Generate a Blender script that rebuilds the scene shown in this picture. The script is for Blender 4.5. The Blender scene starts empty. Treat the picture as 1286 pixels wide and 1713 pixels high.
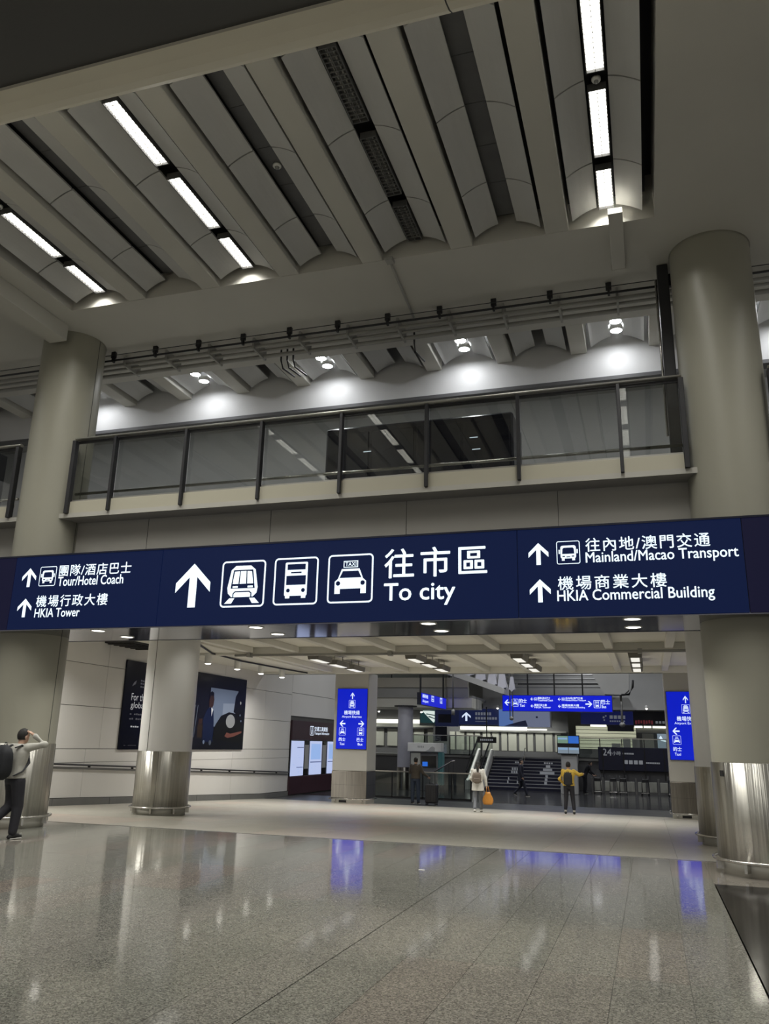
import bpy, bmesh, math, random
from mathutils import Vector, Matrix
random.seed(7)
SC = bpy.context.scene
COL = SC.collection
PI = math.pi

# ------------------------------------------------------------------ camera, world, exposure
cam_d = bpy.data.cameras.new('camera')
cam_d.sensor_fit = 'HORIZONTAL'; cam_d.sensor_width = 36.0
cam_d.lens = 1354.236 * 36.0 / 1286.0
cam_d.clip_start = 0.05; cam_d.clip_end = 300
cam = bpy.data.objects.new('camera', cam_d); COL.objects.link(cam)
def cam_matrix(loc, yaw, pitch, roll):
    fwd = Vector((math.sin(yaw) * math.cos(pitch), math.cos(yaw) * math.cos(pitch), math.sin(pitch)))
    right = Vector((math.cos(yaw), -math.sin(yaw), 0)); up = right.cross(fwd)
    r2 = math.cos(roll) * right + math.sin(roll) * up
    u2 = -math.sin(roll) * right + math.cos(roll) * up
    m = Matrix((r2, u2, -fwd)).transposed().to_4x4()
    m.translation = loc
    return m
cam.matrix_world = cam_matrix(Vector((0, 0, 1.6)), -0.31136, 0.278222, 0.023281)
SC.camera = cam
w = bpy.data.worlds.new('world'); SC.world = w; w.use_nodes = True
bg = w.node_tree.nodes['Background']
bg.inputs[0].default_value = (1.0, 0.98, 0.925, 1); bg.inputs[1].default_value = 0.33
SC.view_settings.view_transform = 'Standard'; SC.view_settings.look = 'None'
SC.view_settings.exposure = 0.0; SC.view_settings.gamma = 1.0
SC.view_settings.use_curve_mapping = False
SC.cycles.use_adaptive_sampling = True; SC.cycles.adaptive_threshold = 0.06; SC.cycles.light_sampling_threshold = 0.03
SC.cycles.caustics_reflective = False; SC.cycles.caustics_refractive = False
SC.cycles.max_bounces = 6; SC.cycles.diffuse_bounces = 3; SC.cycles.glossy_bounces = 3; SC.cycles.transmission_bounces = 4; SC.cycles.transparent_max_bounces = 10

# ------------------------------------------------------------------ materials
MATS = {}
def nt(name):
    m = bpy.data.materials.new(name); m.use_nodes = True
    t = m.node_tree; MATS[name] = m
    return m, t, t.nodes['Principled BSDF']
def paint(name, col, rough=0.5, var=0.06, scale=3.0, metal=0.0, spec=0.5, bump=0.0, bscale=60, stretch=None):
    m, t, b = nt(name)
    tc = t.nodes.new('ShaderNodeTexCoord'); src = tc.outputs['Object']
    if stretch:
        mp = t.nodes.new('ShaderNodeMapping'); mp.inputs['Scale'].default_value = stretch
        t.links.new(src, mp.inputs[0]); src = mp.outputs[0]
    n = t.nodes.new('ShaderNodeTexNoise'); n.inputs['Scale'].default_value = scale; n.inputs['Detail'].default_value = 4
    t.links.new(src, n.inputs['Vector'])
    r = t.nodes.new('ShaderNodeValToRGB')
    a = [max(0, c * (1 - var)) for c in col]; c2 = [min(1, c * (1 + var)) for c in col]
    r.color_ramp.elements[0].position = 0.3; r.color_ramp.elements[1].position = 0.7
    r.color_ramp.elements[0].color = (*a, 1); r.color_ramp.elements[1].color = (*c2, 1)
    t.links.new(n.outputs['Fac'], r.inputs[0]); t.links.new(r.outputs[0], b.inputs['Base Color'])
    b.inputs['Roughness'].default_value = rough; b.inputs['Metallic'].default_value = metal
    b.inputs['Specular IOR Level'].default_value = spec
    if bump:
        n2 = t.nodes.new('ShaderNodeTexNoise'); n2.inputs['Scale'].default_value = bscale
        t.links.new(src, n2.inputs['Vector'])
        bp = t.nodes.new('ShaderNodeBump'); bp.inputs['Strength'].default_value = bump; bp.inputs['Distance'].default_value = 0.01
        t.links.new(n2.outputs['Fac'], bp.inputs['Height']); t.links.new(bp.outputs[0], b.inputs['Normal'])
    return m
def glow(name, col, strength, base=(0.02, 0.02, 0.02), rough=0.4, spec=0.5):
    m, t, b = nt(name)
    tc = t.nodes.new('ShaderNodeTexCoord'); n = t.nodes.new('ShaderNodeTexNoise'); n.inputs['Scale'].default_value = 2.0
    t.links.new(tc.outputs['Object'], n.inputs['Vector'])
    r = t.nodes.new('ShaderNodeValToRGB')
    r.color_ramp.elements[0].color = (*[c * 0.97 for c in col], 1); r.color_ramp.elements[1].color = (*col, 1)
    t.links.new(n.outputs['Fac'], r.inputs[0]); t.links.new(r.outputs[0], b.inputs['Emission Color'])
    b.inputs['Base Color'].default_value = (*base, 1); b.inputs['Roughness'].default_value = rough
    b.inputs['Emission Strength'].default_value = strength; b.inputs['Specular IOR Level'].default_value = spec
    if strength < 1.6: m.cycles.emission_sampling = 'NONE'      # faint print: seen and reflected, too weak to sample as a lamp
    return m
def granite(name, c1, c2, c3, rough, scale=110, patch=(0.03, 0.0), bumpy=0.02, spec=0.5):
    """speckled stone: fine three-tone grain, each slab with its own slight tint"""
    m, t, b = nt(name)
    tc = t.nodes.new('ShaderNodeTexCoord')
    geo = t.nodes.new('ShaderNodeNewGeometry')
    n = t.nodes.new('ShaderNodeTexVoronoi'); n.inputs['Scale'].default_value = scale
    t.links.new(geo.outputs['Position'], n.inputs['Vector'])
    sep = t.nodes.new('ShaderNodeSeparateColor'); t.links.new(n.outputs['Color'], sep.inputs[0])
    r = t.nodes.new('ShaderNodeValToRGB')
    e = r.color_ramp.elements; e[0].position = 0.0; e[0].color = (*c1, 1); e[1].position = 1.0; e[1].color = (*c3, 1)
    k = e.new(0.5); k.color = (*c2, 1)
    t.links.new(sep.outputs[0], r.inputs[0])
    oi = t.nodes.new('ShaderNodeObjectInfo')
    mx = t.nodes.new('ShaderNodeMix'); mx.data_type = 'RGBA'; mx.blend_type = 'MULTIPLY'; mx.inputs[0].default_value = 1.0
    r2 = t.nodes.new('ShaderNodeValToRGB'); e2 = r2.color_ramp.elements
    e2[0].color = (0.93, 0.96, 0.94, 1); e2[1].color = (1.06, 0.95, 0.92, 1); k2 = e2.new(0.75); k2.color = (1.0, 1.0, 1.0, 1)
    t.links.new(oi.outputs['Random'], r2.inputs[0])
    t.links.new(r.outputs[0], mx.inputs[6]); t.links.new(r2.outputs[0], mx.inputs[7])
    t.links.new(mx.outputs[2], b.inputs['Base Color'])
    n3 = t.nodes.new('ShaderNodeTexNoise'); n3.inputs['Scale'].default_value = 1.3; n3.inputs['Detail'].default_value = 5
    t.links.new(geo.outputs['Position'], n3.inputs['Vector'])
    mr = t.nodes.new('ShaderNodeMapRange'); mr.inputs[3].default_value = rough * 0.8; mr.inputs[4].default_value = rough * 1.25
    t.links.new(n3.outputs['Fac'], mr.inputs[0]); t.links.new(mr.outputs[0], b.inputs['Roughness'])
    b.inputs['Specular IOR Level'].default_value = spec
    if bumpy:
        n4 = t.nodes.new('ShaderNodeTexNoise'); n4.inputs['Scale'].default_value = 9
        t.links.new(geo.outputs['Position'], n4.inputs['Vector'])
        bp = t.nodes.new('ShaderNodeBump'); bp.inputs['Strength'].default_value = bumpy; bp.inputs['Distance'].default_value = 0.02
        t.links.new(n4.outputs['Fac'], bp.inputs['Height']); t.links.new(bp.outputs[0], b.inputs['Normal'])
    return m
def brushed(name, col, rough, streak=26, bstr=0.25):
    """stainless sheet with a vertical grain"""
    m, t, b = nt(name)
    tc = t.nodes.new('ShaderNodeTexCoord'); mp = t.nodes.new('ShaderNodeMapping')
    mp.inputs['Scale'].default_value = (1, 1, 0.02); t.links.new(tc.outputs['Object'], mp.inputs[0])
    n = t.nodes.new('ShaderNodeTexNoise'); n.inputs['Scale'].default_value = streak; n.inputs['Detail'].default_value = 6
    t.links.new(mp.outputs[0], n.inputs['Vector'])
    r = t.nodes.new('ShaderNodeValToRGB')
    r.color_ramp.elements[0].position = 0.35; r.color_ramp.elements[1].position = 0.68
    r.color_ramp.elements[0].color = (*[c * 0.72 for c in col], 1); r.color_ramp.elements[1].color = (*col, 1)  # besides grain, these tone streaks paint bright and dark reflections into the colour
    t.links.new(n.outputs['Fac'], r.inputs[0]); t.links.new(r.outputs[0], b.inputs['Base Color'])
    n2 = t.nodes.new('ShaderNodeTexNoise'); n2.inputs['Scale'].default_value = 7; n2.inputs['Detail'].default_value = 3
    t.links.new(mp.outputs[0], n2.inputs['Vector'])
    bp = t.nodes.new('ShaderNodeBump'); bp.inputs['Strength'].default_value = bstr; bp.inputs['Distance'].default_value = 0.04
    t.links.new(n2.outputs['Fac'], bp.inputs['Height']); t.links.new(bp.outputs[0], b.inputs['Normal'])
    b.inputs['Metallic'].default_value = 1.0; b.inputs['Roughness'].default_value = rough
    tg = t.nodes.new('ShaderNodeTangent'); tg.direction_type = 'RADIAL'; tg.axis = 'Z'; t.links.new(tg.outputs[0], b.inputs['Tangent'])
    b.inputs['Anisotropic'].default_value = 0.93; b.inputs['Anisotropic Rotation'].default_value = 0.25
    return m
def glass(name, tint, ior=1.55, rough=0.0):
    m = bpy.data.materials.new(name); m.use_nodes = True; t = m.node_tree; MATS[name] = m
    for n in list(t.nodes):
        if n.type == 'BSDF_PRINCIPLED': t.nodes.remove(n)
    out = [n for n in t.nodes if n.type == 'OUTPUT_MATERIAL'][0]
    tr = t.nodes.new('ShaderNodeBsdfTransparent'); tr.inputs[0].default_value = (*tint, 1)
    gl = t.nodes.new('ShaderNodeBsdfGlossy'); gl.inputs['Roughness'].default_value = rough
    # Schlick reflectance, the same from both sides of the pane
    f0 = ((ior - 1) / (ior + 1)) ** 2
    lw = t.nodes.new('ShaderNodeLayerWeight'); lw.inputs[0].default_value = 0.5
    pw = t.nodes.new('ShaderNodeMath'); pw.operation = 'POWER'; pw.inputs[1].default_value = 5.0; t.links.new(lw.outputs['Facing'], pw.inputs[0])
    fr = t.nodes.new('ShaderNodeMath'); fr.operation = 'MULTIPLY_ADD'; fr.inputs[1].default_value = 1 - f0; fr.inputs[2].default_value = f0; t.links.new(pw.outputs[0], fr.inputs[0])
    mx = t.nodes.new('ShaderNodeMixShader')
    t.links.new(fr.outputs[0], mx.inputs[0]); t.links.new(tr.outputs[0], mx.inputs[1]); t.links.new(gl.outputs[0], mx.inputs[2])
    t.links.new(mx.outputs[0], out.inputs[0])
    return m

paint('soffit', (0.56, 0.547, 0.50), 0.7, 0.04, 0.6, bump=0.05, bscale=30)
paint('beam', (0.55, 0.537, 0.485), 0.7, 0.04, 0.7, bump=0.05, bscale=30)
paint('vault', (0.53, 0.53, 0.515), 0.65, 0.02, 1.0)
paint('void', (0.025, 0.025, 0.027), 0.8, 0.1)
paint('slot_plate', (0.12, 0.12, 0.12), 0.6, 0.08)
paint('dark_metal', (0.035, 0.035, 0.038), 0.45, 0.08, metal=0.4)
paint('black_metal', (0.012, 0.012, 0.014), 0.45, 0.08)
paint('grey_metal', (0.28, 0.28, 0.27), 0.45, 0.06, metal=0.5)
paint('conduit', (0.36, 0.355, 0.33), 0.5, 0.05)
paint('column_paint', (0.33, 0.32, 0.26), 0.42, 0.025, 0.8)
paint('column_pale', (0.76, 0.755, 0.73), 0.35, 0.02, 0.8)
paint('pillar_pale', (0.46, 0.45, 0.415), 0.4, 0.03, 0.8)
paint('seam', (0.08, 0.08, 0.07), 0.7, 0.05)
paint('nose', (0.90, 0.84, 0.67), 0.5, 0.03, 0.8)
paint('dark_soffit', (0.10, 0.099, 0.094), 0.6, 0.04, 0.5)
paint('cream_panel', (0.47, 0.445, 0.35), 0.45, 0.03, 0.8)
paint('mezz_wall', (0.46, 0.445, 0.40), 0.6, 0.04, 0.7)
paint('fascia', (0.76, 0.76, 0.765), 0.5, 0.03, 0.8)
paint('wall_panel', (0.74, 0.725, 0.695), 0.3, 0.02, 0.7)
paint('wall_joint', (0.10, 0.10, 0.095), 0.7, 0.05)
paint('baseboard', (0.16, 0.16, 0.155), 0.4, 0.06)
paint('low_ceiling', (0.86, 0.84, 0.76), 0.7, 0.03, 0.8)
paint('low_beam', (0.78, 0.765, 0.70), 0.7, 0.03, 0.8)
paint('plinth', (0.50, 0.485, 0.43), 0.4, 0.05)
paint('plaster_grey', (0.42, 0.42, 0.41), 0.6, 0.05, 0.7)
paint('plaster_dark', (0.13, 0.13, 0.135), 0.5, 0.05, 0.7)
paint('beige_band', (0.52, 0.49, 0.42), 0.6, 0.04, 0.7)
paint('white_paint', (0.75, 0.75, 0.72), 0.4, 0.03)
paint('sign_case', (0.012, 0.014, 0.03), 0.3, 0.05)
paint('maroon', (0.050, 0.020, 0.030), 0.35, 0.08)
paint('screen_black', (0.006, 0.006, 0.008), 0.15, 0.05)
brushed('skirt', (0.62, 0.605, 0.55), 0.40, 26, 0.5)
brushed('skirt_dull', (0.27, 0.25, 0.22), 0.42, 40, 0.1)
paint('batten_grey', (0.20, 0.19, 0.165), 0.5, 0.05)
paint('steel', (0.58, 0.57, 0.54), 0.22, 0.05, metal=1.0)
paint('handrail', (0.40, 0.39, 0.36), 0.35, 0.05, metal=0.7)
paint('soffit_metal', (0.22, 0.22, 0.26), 0.08, 0.04, 0.6, metal=0.85)
glass('rail_glass', (0.80, 0.81, 0.80), 1.75)
glass('thin_glass', (0.80, 0.84, 0.82), 1.5)
granite('granite', (0.10, 0.097, 0.086), (0.205, 0.20, 0.177), (0.34, 0.33, 0.29), 0.07, 95)
granite('ramp_stone', (0.31, 0.288, 0.25), (0.39, 0.363, 0.315), (0.47, 0.438, 0.38), 0.38, 95)
granite('dark_stone', (0.012, 0.012, 0.012), (0.02, 0.02, 0.019), (0.03, 0.03, 0.028), 0.12, 120, spec=0.05)
granite('grey_stone', (0.03, 0.03, 0.031), (0.05, 0.05, 0.051), (0.07, 0.07, 0.07), 0.35, 90)
granite('lower_stone', (0.03, 0.03, 0.033), (0.05, 0.05, 0.053), (0.07, 0.07, 0.073), 0.13, 90)
glow('tube_light', (1.0, 0.98, 0.90), 6.0)
glow('tube_light_soft', (1.0, 0.97, 0.88), 0.9)
glow('lamp_disc', (1.0, 0.96, 0.86), 6.0)
glow('lamp_disc_cool', (0.96, 0.98, 1.0), 82.0)
glow('letter', (0.70, 0.86, 0.98), 1.0, (0.6, 0.6, 0.6))
glow('letter_small', (0.70, 0.82, 1.0), 0.95, (0.6, 0.6, 0.6))
glow('letter_dim', (0.55, 0.60, 0.68), 0.16, (0.3, 0.3, 0.3))
glow('navy', (0.0035, 0.009, 0.042), 0.85, (0.004, 0.006, 0.02), 0.5, 0.1)
glow('navy_end', (0.007, 0.007, 0.024), 0.8, (0.006, 0.006, 0.015), 0.5, 0.1)
glow('blue_sign', (0.0, 0.008, 0.50), 1.0, (0.0, 0.01, 0.2), 0.3)
glow('blue_hang', (0.0, 0.006, 0.56), 1.0, (0.0, 0.01, 0.2), 0.3)
glow('shop_band', (1.0, 1.0, 0.86), 2.0)
glow('shop_cream_glow', (0.9, 0.92, 0.66), 0.40, (0.5, 0.5, 0.4))  # cream shop wall; its emission stands in for light falling on it
glow('map_screen', (0.55, 0.64, 0.95), 0.85)
glow('map_line', (0.10, 0.14, 0.35), 0.6)
glow('map_tint', (0.34, 0.52, 0.92), 0.85)

# ------------------------------------------------------------------ mesh helpers
def louvred_lamp(parent, loc, sx, sy, watts, spread, col=(1.0, 0.98, 0.92), disk=False):
    """the light a louvred or shaded fitting throws: downwards within a cone"""
    l = bpy.data.lights.new('lamp', 'AREA'); l.shape = 'DISK' if disk else 'RECTANGLE'; l.size = sx
    if not disk: l.size_y = sy
    l.energy = watts; l.color = col; l.spread = math.radians(spread)
    o = bpy.data.objects.new('lamp', l); COL.objects.link(o); o.parent = parent; o.location = loc
    return o
class MB:
    def __init__(s): s.v = []; s.f = []; s.m = []; s.smooth = []
    def face(s, pts, mi=0, sm=False):
        k = len(s.v); s.v += [tuple(p) for p in pts]; s.f.append(list(range(k, k + len(pts)))); s.m.append(mi); s.smooth.append(sm); return s
    def grid(s, rows, closed_u=False, closed_v=False, mi=0, sm=True):
        """rows: list of equally long point lists"""
        k = len(s.v); n = len(rows[0]); R = len(rows)
        for r in rows: s.v += [tuple(p) for p in r]
        for i in range(R if closed_v else R - 1):
            for j in range(n if closed_u else n - 1):
                a = k + i * n + j; b = k + i * n + (j + 1) % n; i2 = (i + 1) % R
                c = k + i2 * n + (j + 1) % n; d = k + i2 * n + j
                s.f.append([a, b, c, d]); s.m.append(mi); s.smooth.append(sm)
        return s
    def box(s, x0, x1, y0, y1, z0, z1, mi=0, bev=0.0):
        if bev > 0 and min(x1 - x0, y1 - y0, z1 - z0) > 2.2 * bev:
            bm = bmesh.new(); bmesh.ops.create_cube(bm, size=1)
            for v in bm.verts: v.co = Vector((x0 + (v.co.x + .5) * (x1 - x0), y0 + (v.co.y + .5) * (y1 - y0), z0 + (v.co.z + .5) * (z1 - z0)))
            bmesh.ops.bevel(bm, geom=bm.edges[:], offset=bev, segments=1, affect='EDGES')
            return s.bm(bm, mi)
        P = [(x0, y0, z0), (x1, y0, z0), (x1, y1, z0), (x0, y1, z0), (x0, y0, z1), (x1, y0, z1), (x1, y1, z1), (x0, y1, z1)]
        k = len(s.v); s.v += P
        for f in ((0, 3, 2, 1), (4, 5, 6, 7), (0, 1, 5, 4), (1, 2, 6, 5), (2, 3, 7, 6), (3, 0, 4, 7)):
            s.f.append([k + i for i in f]); s.m.append(mi); s.smooth.append(False)
        return s
    def bm(s, bm, mi=0, sm=False):
        bm.verts.ensure_lookup_table(); k = len(s.v)
        for i, v in enumerate(bm.verts): v.index = i
        s.v += [tuple(v.co) for v in bm.verts]
        for f in bm.faces: s.f.append([k + v.index for v in f.verts]); s.m.append(mi); s.smooth.append(sm)
        bm.free(); return s
    def lathe(s, prof, cx=0, cy=0, seg=48, mi=0, a0=0, a1=2 * PI, sm=True):
        full = abs(a1 - a0 - 2 * PI) < 1e-6
        n = seg if full else seg + 1
        rows = [[(cx + r * math.cos(a0 + (a1 - a0) * i / seg), cy + r * math.sin(a0 + (a1 - a0) * i / seg), z) for i in range(n)] for r, z in prof]
        return s.grid(rows, closed_u=full, mi=mi, sm=sm)
    def tube(s, pts, r, seg=8, mi=0, caps=True, sm=True):
        pts = [Vector(p) for p in pts]; rows = []
        rr = r if isinstance(r, (list, tuple)) else [r] * len(pts)
        for i, p in enumerate(pts):
            t = (pts[min(i + 1, len(pts) - 1)] - pts[max(i - 1, 0)]).normalized()
            ref = Vector((0, 0, 1)) if abs(t.z) < 0.9 else Vector((1, 0, 0))
            u = t.cross(ref).normalized(); v = t.cross(u)
            q = rr[i]; qx, qy = q if isinstance(q, tuple) else (q, q)
            rows.append([p + u * math.cos(2 * PI * k / seg) * qx + v * math.sin(2 * PI * k / seg) * qy for k in range(seg)])
        s.grid(rows, closed_u=True, mi=mi, sm=sm)
        if caps:
            s.face(rows[0][::-1], mi); s.face(rows[-1], mi)
        return s
    def prism(s, poly, axis, a, b, mi=0, sm=False):
        """poly: 2D points; axis 'x' -> (y,z), 'y' -> (x,z), 'z' -> (x,y)"""
        def P(p, t):
            return {'x': (t, p[0], p[1]), 'y': (p[0], t, p[1]), 'z': (p[0], p[1], t)}[axis]
        n = len(poly); k = len(s.v)
        s.v += [P(p, a) for p in poly] + [P(p, b) for p in poly]
        for i in range(n):
            j = (i + 1) % n; s.f.append([k + i, k + j, k + n + j, k + n + i]); s.m.append(mi); s.smooth.append(sm)
        s.f.append([k + i for i in range(n)][::-1]); s.m.append(mi); s.smooth.append(False)
        s.f.append([k + n + i for i in range(n)]); s.m.append(mi); s.smooth.append(False)
        return s
    def ell(s, c, r, seg=16, rings=10, mi=0, zmin=-1, zmax=1):
        rows = []
        for i in range(rings + 1):
            t = math.asin(max(-1, min(1, zmin))) + (math.asin(min(1, zmax)) - math.asin(max(-1, zmin))) * i / rings
            rows.append([(c[0] + r[0] * math.cos(t) * math.cos(2 * PI * k / seg), c[1] + r[1] * math.cos(t) * math.sin(2 * PI * k / seg), c[2] + r[2] * math.sin(t)) for k in range(seg)])
        return s.grid(rows, closed_u=True, mi=mi)
    def mesh(s, name, mats, off=(0, 0, 0)):
        me = bpy.data.meshes.new(name)
        me.from_pydata([(a - off[0], b - off[1], c - off[2]) for a, b, c in s.v], [], s.f)
        if not isinstance(mats, (list, tuple)): mats = [mats]
        for q in mats: me.materials.append(MATS[q] if isinstance(q, str) else q)
        me.polygons.foreach_set('material_index', s.m); me.polygons.foreach_set('use_smooth', s.smooth)
        me.validate(); me.update()
        bm = bmesh.new(); bm.from_mesh(me); bmesh.ops.remove_doubles(bm, verts=bm.verts, dist=1e-5)
        bmesh.ops.recalc_face_normals(bm, faces=bm.faces); bm.to_mesh(me); bm.free()
        return me
    def build(s, name, mats, parent=None, local=False):
        """world coordinates in; the origin sits at the bottom centre, or at the parent's origin"""
        if parent is None:
            xs = [p[0] for p in s.v]; ys = [p[1] for p in s.v]; zs = [p[2] for p in s.v]
            off = (0, 0, 0) if local else ((min(xs) + max(xs)) / 2, (min(ys) + max(ys)) / 2, min(zs))
        else:
            off = (0, 0, 0) if local else tuple(world_loc(parent))
        o = bpy.data.objects.new(name, s.mesh(name, mats, off)); COL.objects.link(o)
        if parent is None: o.location = off
        else: o.parent = parent
        return o
def world_loc(o):
    l = Vector((0, 0, 0))
    while o is not None: l += o.location; o = o.parent
    return l
def tag(o, label=None, cat=None, group=None, kind=None):
    if label: o['label'] = label
    if cat: o['category'] = cat
    if group: o['group'] = group
    if kind: o['kind'] = kind
    return o
def empty(name, loc, rz=0.0):
    o = bpy.data.objects.new(name, None); COL.objects.link(o); o.location = loc; o.rotation_euler = (0, 0, rz); o.empty_display_size = 0.2
    return o
def thing(name, label, cat, loc=(0, 0, 0), rz=0.0, group=None):
    return tag(empty(name, loc, rz), label, cat, group)
def inst(name, mesh, parent, loc):
    o = bpy.data.objects.new(name, mesh); COL.objects.link(o); o.parent = parent; o.location = loc; return o
def copy_tree(o, parent=None):
    c = o.copy(); COL.objects.link(c); c.parent = parent
    for ch in [x for x in bpy.data.objects if x.parent == o]: copy_tree(ch, c)
    return c
def B(name, mat, parent, *boxes, bev=0.0, local=False):
    m = MB()
    for b in boxes: m.box(*b, bev=bev)
    return m.build(name, mat, parent, local=local)
ORD = ['first', 'second', 'third', 'fourth', 'fifth', 'sixth', 'seventh', 'eighth', 'ninth', 'tenth', 'eleventh', 'twelfth']

# ================================================================== FLOORS
def ramp_z(y): return 0.0 if y < 14 else max(-0.684, -0.038 * (y - 14))
TX0, TX1, TY0, TY1 = -14.39, 0.66, 1.4, 14.0
fl = MB()
fl.box(TX0, TX1, TY0, TY1, -0.3, -0.012, 1)
fl.box(-34, TX0, -16, TY1, -0.3, 0.0, 0); fl.box(TX0, TX1, -16, TY0, -0.3, 0.0, 0)
fl.box(TX1, 16, 11.75, TY1, -0.3, 0.0, 0); fl.box(4.2, 16, -16, 11.75, -0.3, 0.0, 0)
floor = fl.build('floor', ['granite', 'seam'], local=True)
tag(floor, 'polished speckled grey granite floor of the near concourse', kind='structure')
tm = {}
nrow = 7
for j in range(nrow):
    y1 = TY1 - 1.8 * j; y0 = y1 - 1.8
    for i in range(29):
        x1 = 0.69 - 0.52 * i; x0 = x1 - 0.52
        if i == 0: x1 = TX1
        gl_, gr_ = 0.0018, 0.0018
        if i == 6: gr_ = 0.009      # the wide expansion joint
        key = (round(x1 - x0, 3), gr_)
        if key not in tm:
            tm[key] = MB().box(gl_, x1 - x0 - gr_, 0.0018, 1.8 - 0.0018, -0.012, 0.0).mesh('floor_slab', 'granite')
        inst('floor_slab', tm[key], floor, (x0, y0, 0))
dk = B('floor_border', 'dark_stone', None, (TX1 + 0.012, 4.2, -16, 11.75, -0.3, 0.0))
tag(dk, 'black polished stone floor strip along the big column', kind='structure')
st = B('trim_1', 'steel', None, (-15.2, 6, 13.985, 14.03, -0.002, 0.004))
tag(st, 'thin metal strip across the floor at the head of the ramp', kind='structure')
# ramp
rp = MB()
rp.prism([(14.03, -0.5), (32.0, -1.2), (32.0, -0.696), (14.03, -0.0131)], 'x', -15.3, 10, 0)
ramp = rp.build('floor_ramp', 'wall_joint', local=True)
tag(ramp, 'pale stone ramp sloping gently down away from the camera', kind='structure')
RW, RL = 1.04, 2.246
rt = MB()
k_ = 0.038
rt.prism([(0.002, -k_ * 0.002 - 0.012), (RL - 0.002, -k_ * RL - 0.012), (RL - 0.002, -k_ * RL), (0.002, 0)], 'x', 0.002, RW - 0.002)
rtm = rt.mesh('ramp_slab', 'ramp_stone')
for j in range(8):
    y0 = 14.03 + RL * j
    for i in range(24):
        inst('ramp_slab', rtm, ramp, (-15.3 + RW * i, y0, -k_ * (y0 - 14.03)))
fm = B('floor_landing', 'grey_stone', None, (-15.4, 12, 32.0, 35.3, -1.2, -0.684))
tag(fm, 'dull dark grey stone floor at the foot of the ramp', kind='structure')
fx = B('floor_lower', 'lower_stone', None, (-22, 14, 35.3, 62, -1.2, -0.69))
tag(fx, 'dark polished floor of the far hall', kind='structure')

# ================================================================== COLUMNS
def round_column(label, x, y, zf, ztop, seam_angles, wide=0.0, mat='column_paint', group=None):
    c = thing('round_column', label, 'column', (x, y, zf), group=group)
    R = 0.63; h = 1.45
    m = MB(); m.lathe([(R, h), (R, ztop - zf)], seg=64)
    m.lathe([(R + 0.012, ztop - zf - 0.012), (R + 0.012, ztop - zf)], seg=64)
    sh = m.build('shaft', mat, c, local=True)
    for a in seam_angles:
        q = MB(); u = Vector((math.cos(a), math.sin(a), 0)); v = Vector((-math.sin(a), math.cos(a), 0)) * 0.007
        p0 = u * (R - 0.01); p1 = u * (R + 0.003)
        q.prism([(p0.x - v.x, p0.y - v.y), (p1.x - v.x, p1.y - v.y), (p1.x + v.x, p1.y + v.y), (p0.x + v.x, p0.y + v.y)], 'z', h, ztop - zf - 0.01)
        q.build('seam', 'seam', sh, local=True)
    k = MB(); k.lathe([(R - 0.03, 0.20), (R + 0.014, 0.20), (R + 0.014, h - 0.004), (R + 0.002, h), (R - 0.03, h)], seg=72)
    sk = k.build('metal_skirt', 'skirt', c, local=True)
    for a in [sa + 0.5 for sa in seam_angles[:1]]:
        q = MB(); u = Vector((math.cos(a), math.sin(a), 0)); v = Vector((-math.sin(a), math.cos(a), 0)) * 0.003
        p0 = u * (R - 0.01); p1 = u * (R + 0.0165)
        q.prism([(p0.x - v.x, p0.y - v.y), (p1.x - v.x, p1.y - v.y), (p1.x + v.x, p1.y + v.y), (p0.x + v.x, p0.y + v.y)], 'z', 0.205, h - 0.005)
        q.build('skirt_joint', 'seam', sk, local=True)
    b = MB(); b.lathe([(R - 0.06, 0.21), (R - 0.03, 0.21), (R - 0.03, 0.0), (R - 0.06, 0.0)], seg=64)
    b.build('plinth', 'plinth', c, local=True)
    # trolley guard: a bent rail round the foot on small brackets
    ring = [[(( R + 0.075) * math.cos(2 * PI * i / 72) + 0.022 * math.cos(t) * math.cos(2 * PI * i / 72), (R + 0.075) * math.sin(2 * PI * i / 72) + 0.022 * math.cos(t) * math.sin(2 * PI * i / 72), 0.19 + 0.022 * math.sin(t)) for t in [2 * PI * j / 10 for j in range(10)]] for i in range(72)]
    g = MB(); g.grid(ring, closed_u=True, closed_v=True); gr = g.build('guard_rail', 'steel', c, local=True)
    for i in range(8):
        a = 2 * PI * i / 8 + 0.25; u = Vector((math.cos(a), math.sin(a)))
        q = MB(); v = Vector((-u.y, u.x)) * 0.02
        q.box(-0.02, 0.02, R - 0.05, R + 0.075, 0.06, 0.185)
        o = q.build('bracket', 'steel', gr, local=True); o.rotation_euler = (0, 0, a - PI / 2)
    return c
CX0, CX1 = -11.26, 1.46
def az_from_cam(x, y, off): return math.atan2(-y, -x) + off
big_col = round_column('giant cream round column rising to the ceiling, beside the black floor strip', CX1, 13.0, 0.0, 9.7, [az_from_cam(CX1, 13, 1.9)])
sp_ = MB(); a_ = -2.545
for q_, w_q, mt_q in ((0.648, 0.035, 0),): sp_.box(-w_q, w_q, q_ - 0.006, q_ + 0.006, 1.265, 1.345, bev=0.004)
sp_o = sp_.build('sensor_plate', 'black_metal', big_col, local=True); sp_o.rotation_euler = (0, 0, a_ - PI / 2)
round_column('cream round column behind the man with the raised arm', CX0, 13.0, 0.0, 9.7, [az_from_cam(CX0, 13, 0.86), az_from_cam(CX0, 13, -2.2)])
round_column('pale round column standing in front of the dark wall advert', CX0, 18.0, ramp_z(18.0), 4.5, [az_from_cam(CX0, 18, -0.72), az_from_cam(CX0, 18, 2.4)], mat='column_pale')
round_column('slim-looking pale round column half hidden by the giant cream column', CX1, 18.0, ramp_z(18.0), 4.5, [az_from_cam(CX1, 18, -2.0)], mat='column_pale')
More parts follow.
